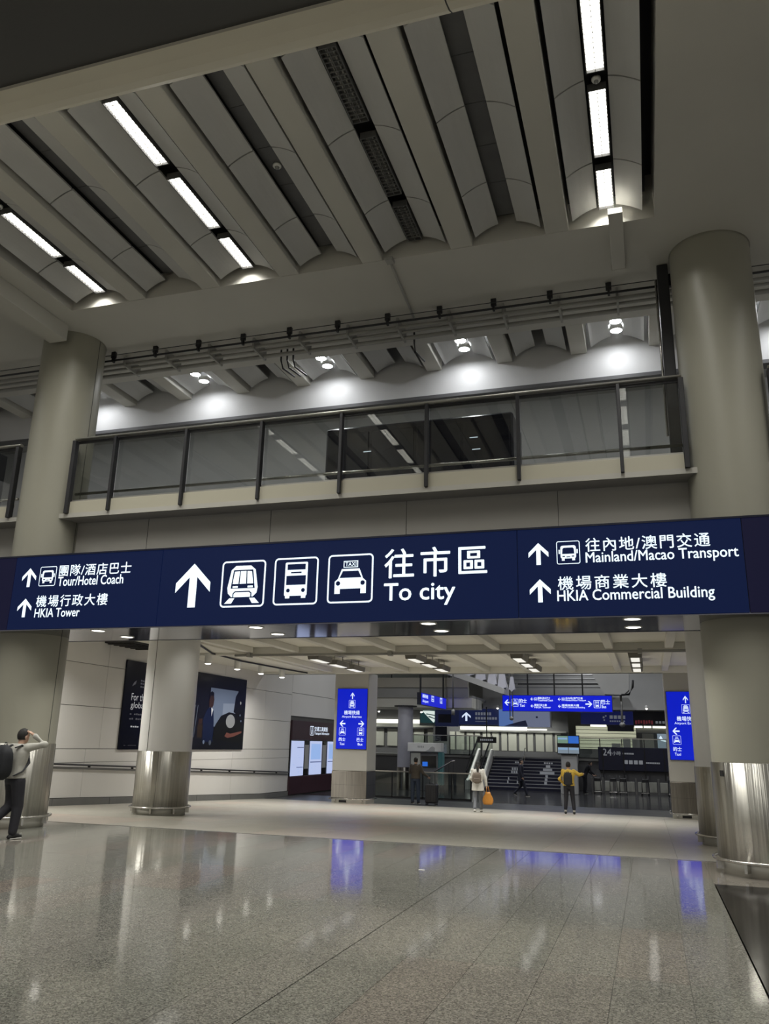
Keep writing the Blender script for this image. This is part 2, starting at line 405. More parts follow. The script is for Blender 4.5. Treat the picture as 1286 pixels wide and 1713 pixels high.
def square_column(label, xc, yf, zf):
    w, d = 1.42, 1.12
    c = thing('square_column', label, 'column', (xc, yf + d / 2, zf))
    B('shaft', 'pillar_pale', c, (-w / 2, w / 2, -d / 2, d / 2, 1.2, 4.95), bev=0.02, local=True)
    sk = B('metal_skirt', 'skirt_dull', c, (-w / 2 - 0.01, w / 2 + 0.01, -d / 2 - 0.01, d / 2 + 0.01, 0.2, 1.2), bev=0.015, local=True)
    B('skirt_joint', 'seam', sk, (-w / 2 - 0.013, w / 2 + 0.013, -d / 2 - 0.013, d / 2 + 0.013, 0.69, 0.695), local=True)
    pl = B('plinth', 'plinth', c, (-w / 2 + 0.02, w / 2 - 0.02, -d / 2 + 0.02, d / 2 - 0.02, 0, 0.2), local=True)
    B('socket_plate', 'black_metal', pl, (-w / 2 + 0.32, -w / 2 + 0.62, -d / 2 + 0.008, -d / 2 + 0.02, 0.05, 0.13), local=True)
    g = MB(); a, b = w / 2 + 0.06, d / 2 + 0.06
    g.tube([(-a, -b, 0.18), (a, -b, 0.18), (a, b, 0.18), (-a, b, 0.18), (-a, -b, 0.18)], 0.022, 8)
    gr = g.build('guard_rail', 'steel', c, local=True)
    for x in (-0.55, 0.55): B('bracket', 'steel', gr, (x - 0.03, x + 0.03, -b, -d / 2 + 0.02, 0.1, 0.18), local=True)
    return c
square_column('square pale pillar carrying a blue sign beside the information wall', -11.17, 31.0, ramp_z(31.0) - 0.02)
square_column('square pale pillar with a blue sign, partly hidden by two round columns', 1.30, 31.0, ramp_z(31.0) - 0.02)

# ================================================================== UPPER CEILING
PITCH = 1.59
ZS = 9.7
ce = MB()
ce.box(-22, 9, 11.75, 14.9, ZS, 10.5)               # broad flat soffit across the columns
ce.box(0.585, 2.335, -12, 11.75, ZS, 10.5)          # flat soffit over each column line
ce.box(-12.135, -10.385, -12, 11.75, ZS, 10.5)
ce.box(-22, 9, -12, 11.75, 10.5, 10.6, 1)
ce.box(-22, 9, 14.9, 16.4, 10.5, 10.6, 1)
ceiling = ce.build('ceiling', ['soffit', 'void'], local=True)
tag(ceiling, 'high concrete ceiling with ribs and shallow curved vault panels', kind='structure')
BAYS = [CX1 - PITCH * (i + 1) for i in range(7)]          # between the two columns
SIDE = [CX0 - PITCH * 1, CX0 - PITCH * 2, CX0 - PITCH * 3, CX1 + PITCH, CX1 + PITCH * 2, CX1 + PITCH * 3]
beam_x = sorted(set([round(b - PITCH / 2, 4) for b in BAYS + SIDE] + [round(b + PITCH / 2, 4) for b in BAYS + SIDE]))
for xb in beam_x:
    if not (0.4 < xb < 2.5 or -12.3 < xb < -10.2): B('ceiling_beam', 'beam', ceiling, (xb - 0.19, xb + 0.19, -12, 11.75, ZS, 10.5), bev=0.01)
    B('ceiling_beam', 'beam', ceiling, (xb - 0.17, xb + 0.17, 14.9, 16.2, ZS, 10.5), bev=0.01)
def vault_z(u): return 9.99 - 0.20 * (u / 0.53) ** 2
def vault_mesh(u0, u1, length):
    m = MB(); n = 7; us = [u0 + (u1 - u0) * i / n for i in range(n + 1)]
    g = 0.012
    lo = [(u, vault_z(u)) for u in us]; hi = [(u, vault_z(u) + 0.035) for u in us[::-1]]
    m.prism(lo + hi, 'y', g, length - g, sm=False)
    return m.mesh('vault_panel', 'vault')
YJ = [11.66, 10.56, 8.94, 7.32, 5.70, 4.08, 2.46, 0.84, -0.78, -2.4]
vm = {}
for xb in BAYS + SIDE:
    n = 9 if xb in BAYS else 6
    for j in range(n):
        L = YJ[j] - YJ[j + 1]
        for (u0, u1) in ((-0.54, -0.15), (0.15, 0.54)):
            key = (u0, round(L, 3))
            if key not in vm: vm[key] = vault_mesh(u0, u1, L)
            inst('vault_panel', vm[key], ceiling, (xb, YJ[j + 1], 0))
for xb in BAYS + SIDE + [CX0, CX1]:
    for (u0, u1) in ((-0.54, -0.12), (0.12, 0.54)):
        key = (u0, 1.22)
        if key not in vm: vm[key] = vault_mesh(u0, u1, 1.22)
        inst('vault_panel', vm[key], ceiling, (xb, 14.92, 0))
LIT = {0: True, 2: False, 4: True, 6: True}
seg_y = [(11.66, 10.70), (10.42, 9.10), (8.80, 7.48), (7.18, 5.86), (5.56, 4.24), (3.94, 2.62), (2.32, 1.0)]
fix_cache = {}
def strip_light(xb, ya, yb, lit, label, group):
    L = ya - yb
    t = thing('ceiling_light', label, 'ceiling light', (xb, (ya + yb) / 2, 9.93), group=group)
    key = (round(L, 2), lit)
    if key not in fix_cache:
        h = MB(); h.box(-0.12, -0.108, -L / 2, L / 2, 0.0, 0.1); h.box(0.108, 0.12, -L / 2, L / 2, 0.0, 0.1); h.box(-0.12, 0.12, -L / 2, L / 2, 0.1, 0.112)
        h.box(-0.108, 0.108, -L / 2, -L / 2 + 0.012, 0, 0.1); h.box(-0.108, 0.108, L / 2 - 0.012, L / 2, 0, 0.1)
        lv = MB(); nb = int(L / 0.075)
        for i in range(1, nb): lv.box(-0.106, 0.106, -L / 2 + i * L / nb - 0.003, -L / 2 + i * L / nb + 0.003, 0.004, 0.03)
        lv.box(-0.003, 0.003, -L / 2 + 0.012, L / 2 - 0.012, 0.004, 0.035)
        df = MB()
        if lit: df.box(-0.105, 0.105, -L / 2 + 0.014, L / 2 - 0.014, 0.045, 0.06)
        else:
            df.box(-0.105, 0.105, -L / 2 + 0.014, L / 2 - 0.014, 0.085, 0.095)
            df.tube([(0.045, -L / 2 + 0.02, 0.06), (0.045, L / 2 - 0.02, 0.06)], 0.013, 8, 1); df.tube([(-0.045, -L / 2 + 0.02, 0.06), (-0.045, L / 2 - 0.02, 0.06)], 0.013, 8, 1)
        fix_cache[key] = (h.mesh('housing', 'slot_plate'), lv.mesh('louvre', 'grey_metal' if not lit else 'white_paint'), df.mesh('tube_tray', ['tube_light', 'white_paint'] if lit else ['slot_plate', 'conduit']))
    for n_, me in zip(('housing', 'louvre', 'tube_tray'), fix_cache[key]): inst(n_, me, t, (0, 0, 0))
    if lit: louvred_lamp(t, (0, 0, -0.004), 0.2, L - 0.05, 35 * L, 130)
    return t
BAYNAME = {0: 'in the vault by the giant column', 2: 'in the vault above the words To city', 4: 'in the vault above the big white arrow', 6: 'in the vault above the raised-arm man'}
for bi, lit in LIT.items():
    for j, (ya, yb) in enumerate(seg_y):
        adj = 'lit strip light' if lit else 'unlit grey strip light'
        strip_light(BAYS[bi], ya, yb, lit, f'{adj} {BAYNAME[bi]}, {ORD[j]} from vault end', 'ceiling strip lights')
for xb, nm in ((SIDE[1], 'beyond the column behind the man'), (SIDE[4], 'beyond the giant column')):
    for j, (ya, yb) in enumerate(seg_y[:3]): strip_light(xb, ya, yb, True, f'lit strip light {nm}, {ORD[j]} from the vault end', 'ceiling strip lights')
# service plates closing the slots of the other vaults
for bi in (1, 3, 5):
    for j in range(11):
        y1 = 11.6 - 0.85 * j
        B('slot_plate', 'slot_plate', ceiling, (BAYS[bi] - 0.17, BAYS[bi] + 0.17, y1 - 0.84, y1, 10.10, 10.13))
for bi in range(7):      # backing above each slot so the roof void stays dark
    B('slot_backing', 'void', ceiling, (BAYS[bi] - 0.6, BAYS[bi] + 0.6, -12, 11.75, 10.2, 10.22))
# smoke detectors and sensors
def detector(label, x, y, z, r=0.07):
    t = thing('smoke_detector', label, 'smoke detector', (x, y, z))
    m = MB(); m.lathe([(r, 0.045), (r, 0.02), (r * 0.8, 0.0), (0.001, 0.0)], seg=20); m.lathe([(r, 0.045), (0.001, 0.045)], seg=20); m.build('base', 'white_paint', t, local=True)
    m = MB(); m.lathe([(r * 0.5, 0.0), (r * 0.42, -0.025), (0.001, -0.028)], seg=16); m.build('sensor_cap', 'grey_metal', t, local=True)
detector('round white smoke detector in the open slot above the double-decker sign', BAYS[3], 9.45, 10.055)
detector('round white smoke detector between lit strips near the giant column', BAYS[0], 8.95, 9.93, 0.06)
detector('round smoke detector between lit strips above the man with the raised arm', BAYS[6], 8.95, 9.93, 0.06)
# twin downlights in the far vaults
TWIN = BAYS + [CX1 + PITCH, CX0 - PITCH]
for bi, nm in ((7, 'beyond the giant column'), (8, 'beyond the column behind the man'), (0, 'by the giant column'), (2, 'above the words To city'), (4, 'above the big white arrow'), (6, 'by the column behind the man')):
    for j, yy in enumerate((15.26, 15.66)):
        t = thing('downlight', f'round downlight over the balcony {nm}, {"nearer" if j == 0 else "farther"} of its pair', 'downlight', (TWIN[bi], yy, 9.86), group='twin balcony downlights')
        m = MB(); m.lathe([(0.13, 0.10), (0.13, 0.0), (0.115, -0.005), (0.115, 0.02)], seg=24); m.build('trim_ring', 'white_paint', t, local=True)
        m = MB(); m.lathe([(0.113, 0.012), (0.06, 0.002), (0.001, 0.0)], seg=24); m.build('lamp_disc', 'lamp_disc_cool', t, local=True)
# fascia closing the far vaults
wf = MB(); wf.box(-22, 9, 16.2, 16.42, 9.1, 10.5, 0); wf.box(-22, 9, 16.17, 16.45, 9.02, 9.1, 1)
tag(wf.build('wall_fascia', ['fascia', 'plaster_dark']), 'pale fascia wall closing the vaults over the balcony', kind='structure')

# beam dropped beside the column, trunking, conduits
tag(B('trim_2', 'beam', None, (-11.27, -10.85, 2, 12.26, 9.36, ZS), bev=0.01), 'dropped concrete downstand ending at the round column', kind='structure')
t = thing('cable_trunking', 'pale square cable trunking on the flat soffit by the giant column', 'trunking', (0.0, 12.2, 9.6))
B('trunk', 'soffit', t, (-0.11, 0.11, -0.85, 0.75, 0.0, 0.1), bev=0.006, local=True)
B('end_cap', 'beam', t, (-0.12, 0.12, 0.75, 0.77, -0.005, 0.1), local=True)
t = thing('conduit_pipe', 'thin conduit crossing the flat soffit above the words To city', 'conduit', (-3.85, 12.7, 9.66))
m = MB(); m.tube([(0.06, -0.95, 0.0), (0, 0, 0.0), (-0.05, 1.0, 0.0)], 0.022, 8); m.build('pipe', 'conduit', t, local=True)
B('junction_box', 'conduit', t, (0.0, 0.13, -1.05, -0.9, -0.03, 0.04), local=True)
def long_pipe(name, label, y, z, r, mat, x0=-20, x1=9, cat='conduit'):
    m = MB(); m.tube([(x0, y, z), (x1, y, z)], r, 10); return tag(m.build(name, mat), label, cat)
long_pipe('conduit_pipe', 'black rail hung below the soffit along the balcony opening', 13.52, 9.5, 0.022, 'black_metal', cat='rail')
long_pipe('conduit_pipe', 'thin dark wire just above the black hung rail', 13.4, 9.56, 0.008, 'black_metal', cat='rail')
long_pipe('conduit_pipe', 'grey conduit beside the black hung rail', 13.78, 9.52, 0.035, 'conduit')
long_pipe('conduit_pipe', 'second grey conduit from the black hung rail', 13.98, 9.52, 0.03, 'conduit')
long_pipe('conduit_pipe', 'third grey conduit, farthest from the black hung rail', 14.2, 9.5, 0.045, 'conduit')
for i in range(16):
    x = -0.2 - 1.045 * (i - 4)
    t = thing('rail_hanger', f'{ORD[i] if i < 12 else "outer " + ORD[i - 12]} black hanger of the soffit rail, counting from the giant column', 'hanger', (x, 13.52, 9.46), group='hangers of the soffit rail')
    B('strap', 'black_metal', t, (-0.02, 0.02, -0.04, 0.04, 0, 0.1), (-0.05, 0.05, -0.03, 0.03, 0.1, 0.24), local=True)
    B('pipe_clamp', 'conduit', t, (0.12, 0.16, 0.18, 0.78, -0.01, 0.24), local=True)
for k, (x0, lab) in enumerate(((-7.0, 'three black cable tails hanging by the balcony vault above the big arrow'), (-4.05, 'short black cable tail hanging below the conduits above the words To city'))):
    m = MB()
    for q in range(3 if k == 0 else 1): m.tube([(x0 + 0.14 * q, 14.28, 9.7), (x0 + 0.14 * q, 14.3, 9.42), (x0 + 0.14 * q - 0.02, 14.45, 9.3), (x0 + 0.14 * q + 0.06, 14.9, 9.3)], 0.02, 6)
    tag(m.build('cable_tail', 'black_metal'), lab, 'cable')

# ================================================================== OVERHEAD BRIDGE NOSE (above the camera)
pr = []
for i in range(13):
    a = -PI / 2 + PI * i / 12
    pr.append((4.10 + 0.40 * math.cos(a), 6.80 + 0.40 * math.sin(a)))
nm_ = MB(); nm_.prism([(3.98, 6.40)] + pr + [(3.98, 7.2)], 'x', -30, 16, sm=False)
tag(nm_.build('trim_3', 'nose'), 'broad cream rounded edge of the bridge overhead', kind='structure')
nj = MB(); nj.prism([(p[0] + 0.002 * (p[0] - 4.1), p[1] + 0.004 * (p[1] - 6.8)) for p in pr], 'x', -1.005, -0.995)
tag(nj.build('trim_4', 'seam'), 'hairline joint in the cream bridge edge', kind='structure')
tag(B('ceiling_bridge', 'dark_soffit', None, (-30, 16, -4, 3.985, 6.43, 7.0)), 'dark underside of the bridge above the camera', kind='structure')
lb = MB(); lb.tube([(-30, 4.49, 6.72), (16, 4.49, 6.72)], 0.018, 6)
tag(lb.build('trim_5', 'steel'), 'thin bright metal bead along the bridge edge', kind='structure')

# ================================================================== BALCONY
mz = MB()
mz.box(-30, 16, 13.08, 17.5, 5.70, 5.95, 0)
mz.box(-30, 16, 12.62, 13.08, 5.69, 5.78, 1)
mz.box(-30, 16, 13.06, 13.3, 4.2, 5.70, 0)
tag(mz.build('wall_balcony', ['mezz_wall', 'mezz_wall']), 'grey balcony wall and ledge above the direction sign', kind='structure')
for x in (-14.3, -9.0, -6.4, -3.8, -1.2, 0.9):
    tag(B('trim_6', 'seam', None, (x - 0.004, x + 0.004, 13.055, 13.06, 4.86, 5.69)), 'hairline joint in the balcony wall', kind='structure')
tag(B('wall_back', 'plaster_grey', None, (-30, 16, 20.0, 20.2, 5.95, 10.5)), 'dim grey wall at the back of the balcony', kind='structure')
tag(B('ceiling_balcony', 'plaster_grey', None, (-30, 16, 16.42, 20.0, 10.4, 10.5)), 'dim ceiling behind the balcony fascia', kind='structure')
tag(B('floor_balcony', 'grey_stone', None, (-30, 16, 17.5, 20.2, 5.7, 5.95)), 'stone floor of the balcony', kind='structure')
for i in range(7):  # unseen lamps added behind the fascia to brighten the view through the glass
    t = thing('balcony_fill_light', f'unseen square fill light added inside the balcony, {ORD[i]} from the giant column', 'ceiling light', (3.05 - 3.18 * i, 17.0, 10.35), group='added fill lights inside the balcony')
    B('housing', 'white_paint', t, (-0.3, 0.3, -0.3, 0.3, 0.0, 0.05), bev=0.01, local=True); B('diffuser', 'tube_light_soft', t, (-0.27, 0.27, -0.27, 0.27, -0.006, 0.0), local=True)
    louvred_lamp(t, (0, 0, -0.012), 0.5, 0.5, 34, 180, (0.97, 0.98, 1.0))
def balustrade(label, xs, x0, x1):
    t = thing('glass_balustrade', label, 'balustrade', ((x0 + x1) / 2, 12.68, 5.76))
    for a, b in zip(xs[:-1], xs[1:]):
        B('fascia_panel', 'cream_panel', t, (a + 0.02, b - 0.02, 12.63, 12.66, 5.72, 6.02), bev=0.005)
        B('glass_pane', 'rail_glass', t, (a + 0.03, b - 0.03, 12.692, 12.704, 6.06, 7.26))
    B('bottom_channel', 'handrail', t, (x0, x1, 12.67, 12.73, 6.02, 6.06))
    for x in xs:
        w = 0.028 if x not in (x0, x1) else 0.04
        B('post', 'dark_metal', t, (x - w, x + w, 12.56, 12.68, 5.77, 7.28), bev=0.006)
    m = MB(); m.tube([(x0 - 0.02, 12.66, 7.33), (x1 + 0.02, 12.66, 7.33)], [(0.055, 0.03)] * 2, 12); m.build('handrail', 'handrail', t)
    B('top_rail', 'dark_metal', t, (x0, x1, 12.68, 12.72, 7.25, 7.3))
    m = MB(); m.tube([(x0, 12.80, 6.22), (x1, 12.80, 6.22)], 0.028, 10); m.build('foot_rail', 'steel', t)
    return t
balustrade('glass balcony balustrade with dark posts above the direction sign', [-10.58, -9.63, -8.05, -6.47, -4.90, -3.33, -1.76, -0.14, 0.82], -10.58, 0.82)
balustrade('short stretch of glass balustrade beyond the column behind the man', [-16.6, -15.0, -13.5, -11.97], -16.6, -11.97)
balustrade('glass balustrade beyond the giant column at the picture edge', [2.12, 3.7, 5.3], 2.12, 5.3)
t = thing('steel_stanchion', 'dark steel stanchion standing against the giant cream column', 'stanchion', (0.715, 13.27, 5.95))
B('post', 'dark_metal', t, (-0.09, 0.09, -0.12, 0.12, 0.0, 3.75), bev=0.01, local=True)
B('base_plate', 'dark_metal', t, (-0.14, 0.14, -0.17, 0.17, 0.0, 0.03), local=True)
m = MB(); m.tube([(-0.12, -0.05, 0.6), (-0.12, -0.05, 3.5)], 0.02, 8); m.build('cable_pipe', 'steel', t, local=True)
t = thing('kiosk_box', 'dark blue-black kiosk standing behind the balcony glass', 'kiosk', (-4.1, 15.3, 5.95))
B('body', 'sign_case', t, (-1.95, 1.95, -0.6, 0.6, 0.0, 1.95), bev=0.04, local=True)
for i in range(4): B('shutter_panel', 'sign_case', t, (-1.9 + 0.96 * i, -1.0 + 0.96 * i, -0.63, -0.6, 0.15, 1.8), bev=0.01, local=True)
for i, (x, z) in enumerate(((-1.1, 1.35), (1.1, 1.45), (1.15, 1.2))): B('indicator', 'letter', t, (x, x + 0.16, -0.64, -0.632, z, z + 0.015), local=True)
t = thing('exit_cabinet', 'dark green cabinet standing behind the far stretch of balustrade', 'cabinet', (-14.5, 13.7, 5.95))
glow('green_panel', (0.0, 0.05, 0.035), 0.6, (0.01, 0.06, 0.045))
B('body', 'dark_metal', t, (-0.9, 0.95, -0.3, 0.3, 0, 1.75), bev=0.02, local=True)
B('door', 'green_panel', t, (-0.85, 0.75, -0.325, -0.3, 0.1, 1.7), bev=0.01, local=True)

# ================================================================== FLAT ART (lettering, arrows, pictograms)
class Art:
    """flat print on a plane: u to the reader's right, v up, layers stepping out of the face"""
    def __init__(s, origin, U, V, N, step=0.0012):
        s.O, s.U, s.V, s.N, s.step = Vector(origin), Vector(U), Vector(V), Vector(N), step; s.mb = MB(); s.mats = []
    def mi(s, mat):
        if mat not in s.mats: s.mats.append(mat)
        return s.mats.index(mat)
    def P(s, u, v, layer): return s.O + s.U * u + s.V * v + s.N * (layer * s.step)
    def poly(s, pts, mat, layer=1): s.mb.face([s.P(u, v, layer) for u, v in pts], s.mi(mat)); return s
    def rect(s, u0, v0, u1, v1, mat, layer=1): return s.poly([(u0, v0), (u1, v0), (u1, v1), (u0, v1)], mat, layer)
    def disc(s, u, v, r, mat, layer=1, n=16): return s.poly([(u + r * math.cos(2 * PI * i / n), v + r * math.sin(2 * PI * i / n)) for i in range(n)], mat, layer)
    def rrect(s, u0, v0, u1, v1, r, n=5):
        out = []
        for cx, cy, a in ((u1 - r, v1 - r, 0), (u0 + r, v1 - r, PI / 2), (u0 + r, v0 + r, PI), (u1 - r, v0 + r, 1.5 * PI)):
            out += [(cx + r * math.cos(a + PI / 2 * i / n), cy + r * math.sin(a + PI / 2 * i / n)) for i in range(n + 1)]
        return out
    def ring(s, u0, v0, u1, v1, r, w, mat, layer=1):
        a = s.rrect(u0, v0, u1, v1, r); b = s.rrect(u0 + w, v0 + w, u1 - w, v1 - w, max(r - w, 0.002)); k = s.mi(mat)
        for i in range(len(a)):
            j = (i + 1) % len(a); s.mb.face([s.P(*a[i], layer), s.P(*a[j], layer), s.P(*b[j], layer), s.P(*b[i], layer)], k)
        return s
    def text(s, body, u0, v0, u1, v1, mat, layer=1, weight=0.012, spacing=1.0, keep=False):
        cu = bpy.data.curves.new('t', 'FONT'); cu.body = body; cu.space_character = spacing; cu.resolution_u = 3
        o = bpy.data.objects.new('t', cu); COL.objects.link(o)
        me = bpy.data.meshes.new_from_object(o.evaluated_get(bpy.context.evaluated_depsgraph_get()))
        bpy.data.objects.remove(o); bpy.data.curves.remove(cu)
        xs = [v.co.x for v in me.vertices]; ys = [v.co.y for v in me.vertices]
        ax, bx, ay, by = min(xs), max(xs), min(ys), max(ys)
        sx = (u1 - u0) / (bx - ax); sy = (v1 - v0) / (by - ay)
        if keep: sx = sy = min(sx, sy)
        mi = s.mi(mat); bold = weight * 0.55 * sy
        shifts = [(0, 0), (bold, 0), (-bold, 0), (0, bold), (0, -bold)] if weight else [(0, 0)]      # heavier strokes
        for q_, (du, dv) in enumerate(shifts):
            k = len(s.mb.v)
            s.mb.v += [tuple(s.P(u0 + (v.co.x - ax) * sx + du, v0 + (v.co.y - ay) * sy + dv, layer + 0.1 * q_)) for v in me.vertices]
            for p in me.polygons: s.mb.f.append([k + i for i in p.vertices]); s.mb.m.append(mi); s.mb.smooth.append(False)
        bpy.data.meshes.remove(me); return s
    def arrow(s, u0, v0, u1, v1, mat, layer=1, rot=0):
        pts = [(.5, 1), (1, .56), (1, .34), (.61, .69), (.61, 0), (.39, 0), (.39, .69), (0, .34), (0, .56)]
        out = []
        for x, y in pts:
            for _ in range(rot): x, y = 1 - y, x      # quarter turns: 1 = points left, 3 = points right
            out.append((u0 + x * (u1 - u0), v0 + y * (v1 - v0)))
        return s.poly(out, mat, layer)
    def picto(s, kind, u0, v0, u1, v1, white, dark, frame=0.035, layer=1):
        W, H = u1 - u0, v1 - v0
        f = lambda pts: [(u0 + x * W, v0 + y * H) for x, y in pts]
        q = lambda x0, y0, x1, y1: f([(x0, y0), (x1, y0), (x1, y1), (x0, y1)])
        L = layer
        if frame: s.ring(u0, v0, u1, v1, 0.09 * W, frame * W, white, L)
        if kind == 'train':
            s.poly(f([(.17, .30), (.15, .42), (.22, .80), (.32, .89), (.66, .89), (.77, .80), (.84, .42), (.82, .30), (.74, .22), (.25, .22)]), white, L)
            s.poly(f([(.225, .40), (.275, .80), (.715, .80), (.775, .40)]), dark, L + 1)
            s.poly(f([(.265, .50), (.30, .765), (.415, .775), (.40, .50)]), white, L + 2)
            s.poly(f([(.425, .50), (.435, .775), (.565, .775), (.575, .50)]), white, L + 2)
            s.poly(f([(.60, .50), (.585, .775), (.69, .765), (.735, .50)]), white, L + 2)
            s.poly(q(.27, .415, .39, .455), white, L + 2); s.poly(q(.61, .415, .73, .455), white, L + 2)
            s.poly(f([(.28, .215), (.28, .30), (.33, .345), (.66, .345), (.71, .30), (.71, .215)]), dark, L + 1)
            s.poly(f([(.305, .215), (.305, .29), (.345, .32), (.645, .32), (.685, .29), (.685, .215)]), white, L + 2)
            s.poly(f([(.21, .195), (.33, .195), (.26, .08), (.10, .08)]), white, L); s.poly(f([(.66, .195), (.78, .195), (.89, .08), (.73, .08)]), white, L)
        elif kind == 'bus':
            s.poly(s.rrect(u0 + .25 * W, v0 + .19 * H, u0 + .76 * W, v0 + .90 * H, .03 * W), white, L)
            s.poly(q(.30, .74, .71, .86), dark, L + 1); s.poly(q(.385, .665, .625, .695), dark, L + 1); s.poly(q(.285, .42, .725, .615), dark, L + 1)
            s.disc(u0 + .335 * W, v0 + .305 * H, .042 * W, dark, L + 1); s.disc(u0 + .675 * W, v0 + .305 * H, .042 * W, dark, L + 1)
            s.poly(q(.275, .14, .375, .2), white, L); s.poly(q(.635, .14, .735, .2), white, L)
        elif kind == 'taxi':
            s.poly(f([(.16, .19), (.16, .44), (.23, .50), (.31, .70), (.70, .70), (.78, .50), (.85, .44), (.85, .19), (.73, .19), (.73, .29), (.28, .29), (.28, .19)]), white, L)
            s.poly(f([(.265, .515), (.335, .655), (.675, .655), (.745, .515)]), dark, L + 1)
            s.disc(u0 + .235 * W, v0 + .405 * H, .048 * W, dark, L + 1); s.disc(u0 + .775 * W, v0 + .405 * H, .048 * W, dark, L + 1)
            s.poly(q(.345, .725, .665, .865), white, L); s.poly(q(.365, .742, .645, .848), dark, L + 1)
            s.text('TAXI', u0 + .385 * W, v0 + .755 * H, u0 + .625 * W, v0 + .835 * H, white, L + 2)
        elif kind == 'coach':
            s.poly(s.rrect(u0 + .17 * W, v0 + .24 * H, u0 + .83 * W, v0 + .80 * H, .09 * W), white, L)
            s.poly(f([(.24, .44), (.26, .66), (.31, .71), (.69, .71), (.74, .66), (.76, .44)]), dark, L + 1)
            s.poly(q(.25, .31, .36, .36), dark, L + 1); s.poly(q(.64, .31, .75, .36), dark, L + 1); s.poly(q(.42, .29, .58, .325), dark, L + 1)
            s.poly(q(.09, .45, .15, .63), white, L); s.poly(q(.85, .45, .91, .63), white, L)
            s.poly(q(.22, .15, .34, .25), white, L); s.poly(q(.66, .15, .78, .25), white, L)
        return s
    def build(s, name, parent):
        return s.mb.build(name, s.mats, parent)

# ================================================================== THE BIG DIRECTION SIGN
SY = 12.1; SZ0, SZ1 = 3.45, 4.83
sg = thing('direction_sign', 'long navy illuminated overhead sign pointing To city, spanning the two columns', 'sign', (-4.9, 12.1, SZ0))
ED = [-17.4, -14.3, -11.13, -7.98, -1.75, 1.435, 4.6]
panels = []
for a, b in zip(ED[:-1], ED[1:]):
    panels.append(B('sign_panel', 'navy_end' if (b > 4 or a < -14) else 'navy', sg, (a + 0.006, b - 0.006, SY, SY + 0.03, SZ0, SZ1 - 0.03), bev=0.002))
B('top_cap', 'sign_case', sg, (ED[0], ED[-1], SY - 0.008, SY + 0.06, SZ1 - 0.03, SZ1))
B('back_case', 'sign_case', sg, (ED[0], ED[-1], SY + 0.031, SY + 0.09, SZ0 + 0.01, SZ1 - 0.03))
B('sign_roof', 'sign_case', sg, (ED[0], ED[-1], SY + 0.06, 13.06, SZ1 - 0.09, SZ1 - 0.05))
sof = B('soffit_panel', 'soffit_metal', sg, (ED[0], ED[-1], SY + 0.031, 13.74, SZ0 - 0.02, SZ0 + 0.01))
B('rear_edge', 'sign_case', sg, (ED[0], ED[-1], 13.74, 13.78, SZ0 - 0.025, 4.2))
def art_on(panel): return Art((0, SY, 0), (1, 0, 0), (0, 0, 1), (0, -1, 0))
WH = 'letter'
def put(panel, name, fn):
    a = art_on(panel); fn(a); return a.build(name, panel)
pL, pC, pR = panels[2], panels[3], panels[4]
put(pL, 'arrow', lambda a: a.arrow(-10.94, 4.23, -10.63, 4.585, WH))
put(pL, 'coach_pictogram', lambda a: a.picto('coach', -10.555, 4.235, -10.19, 4.60, WH, 'navy'))
put(pL, 'lettering', lambda a: a.text('團隊/酒店巴士', -10.13, 4.405, -8.60, 4.615, WH, weight=0.018, spacing=1.1))
put(pL, 'lettering', lambda a: a.text('Tour/Hotel Coach', -10.13, 4.225, -8.74, 4.395, WH, weight=0.02))
put(pL, 'arrow', lambda a: a.arrow(-10.95, 3.67, -10.64, 4.015, WH))
put(pL, 'lettering', lambda a: a.text('機場行政大樓', -10.55, 3.85, -9.02, 4.06, WH, weight=0.018, spacing=1.18))
put(pL, 'lettering', lambda a: a.text('HKIA Tower', -10.55, 3.66, -9.58, 3.82, WH, weight=0.02))
put(pC, 'arrow', lambda a: a.arrow(-7.66, 3.755, -6.99, 4.52, WH))
put(pC, 'train_pictogram', lambda a: a.picto('train', -6.78, 3.735, -5.96, 4.53, WH, 'navy'))
put(pC, 'bus_pictogram', lambda a: a.picto('bus', -5.80, 3.745, -5.01, 4.54, WH, 'navy'))
put(pC, 'taxi_pictogram', lambda a: a.picto('taxi', -4.84, 3.75, -4.06, 4.55, WH, 'navy'))
put(pC, 'lettering', lambda a: a.text('往市區', -3.87, 4.13, -2.22, 4.60, WH, weight=0.02, spacing=1.25))
put(pC, 'lettering', lambda a: a.text('To city', -3.87, 3.68, -2.72, 4.04, WH, weight=0.022))
put(pR, 'arrow', lambda a: a.arrow(-1.58, 4.24, -1.28, 4.58, WH))
put(pR, 'coach_pictogram', lambda a: a.picto('coach', -1.16, 4.235, -0.815, 4.59, WH, 'navy'))
put(pR, 'lettering', lambda a: a.text('往內地/澳門交通', -0.73, 4.41, 1.00, 4.615, WH, weight=0.018, spacing=1.15))
put(pR, 'lettering', lambda a: a.text('Mainland/Macao Transport', -0.735, 4.195, 1.36, 4.40, WH, weight=0.02))
put(pR, 'arrow', lambda a: a.arrow(-1.575, 3.67, -1.265, 4.02, WH))
put(pR, 'lettering', lambda a: a.text('機場商業大樓', -1.155, 3.845, 0.375, 4.05, WH, weight=0.018, spacing=1.22))
put(pR, 'lettering', lambda a: a.text('HKIA Commercial Building', -1.17, 3.63, 1.00, 3.84, WH, weight=0.02))
SPOTN = ['by the column behind the man', 'under the big white arrow', 'under the words To city', 'by the giant column']
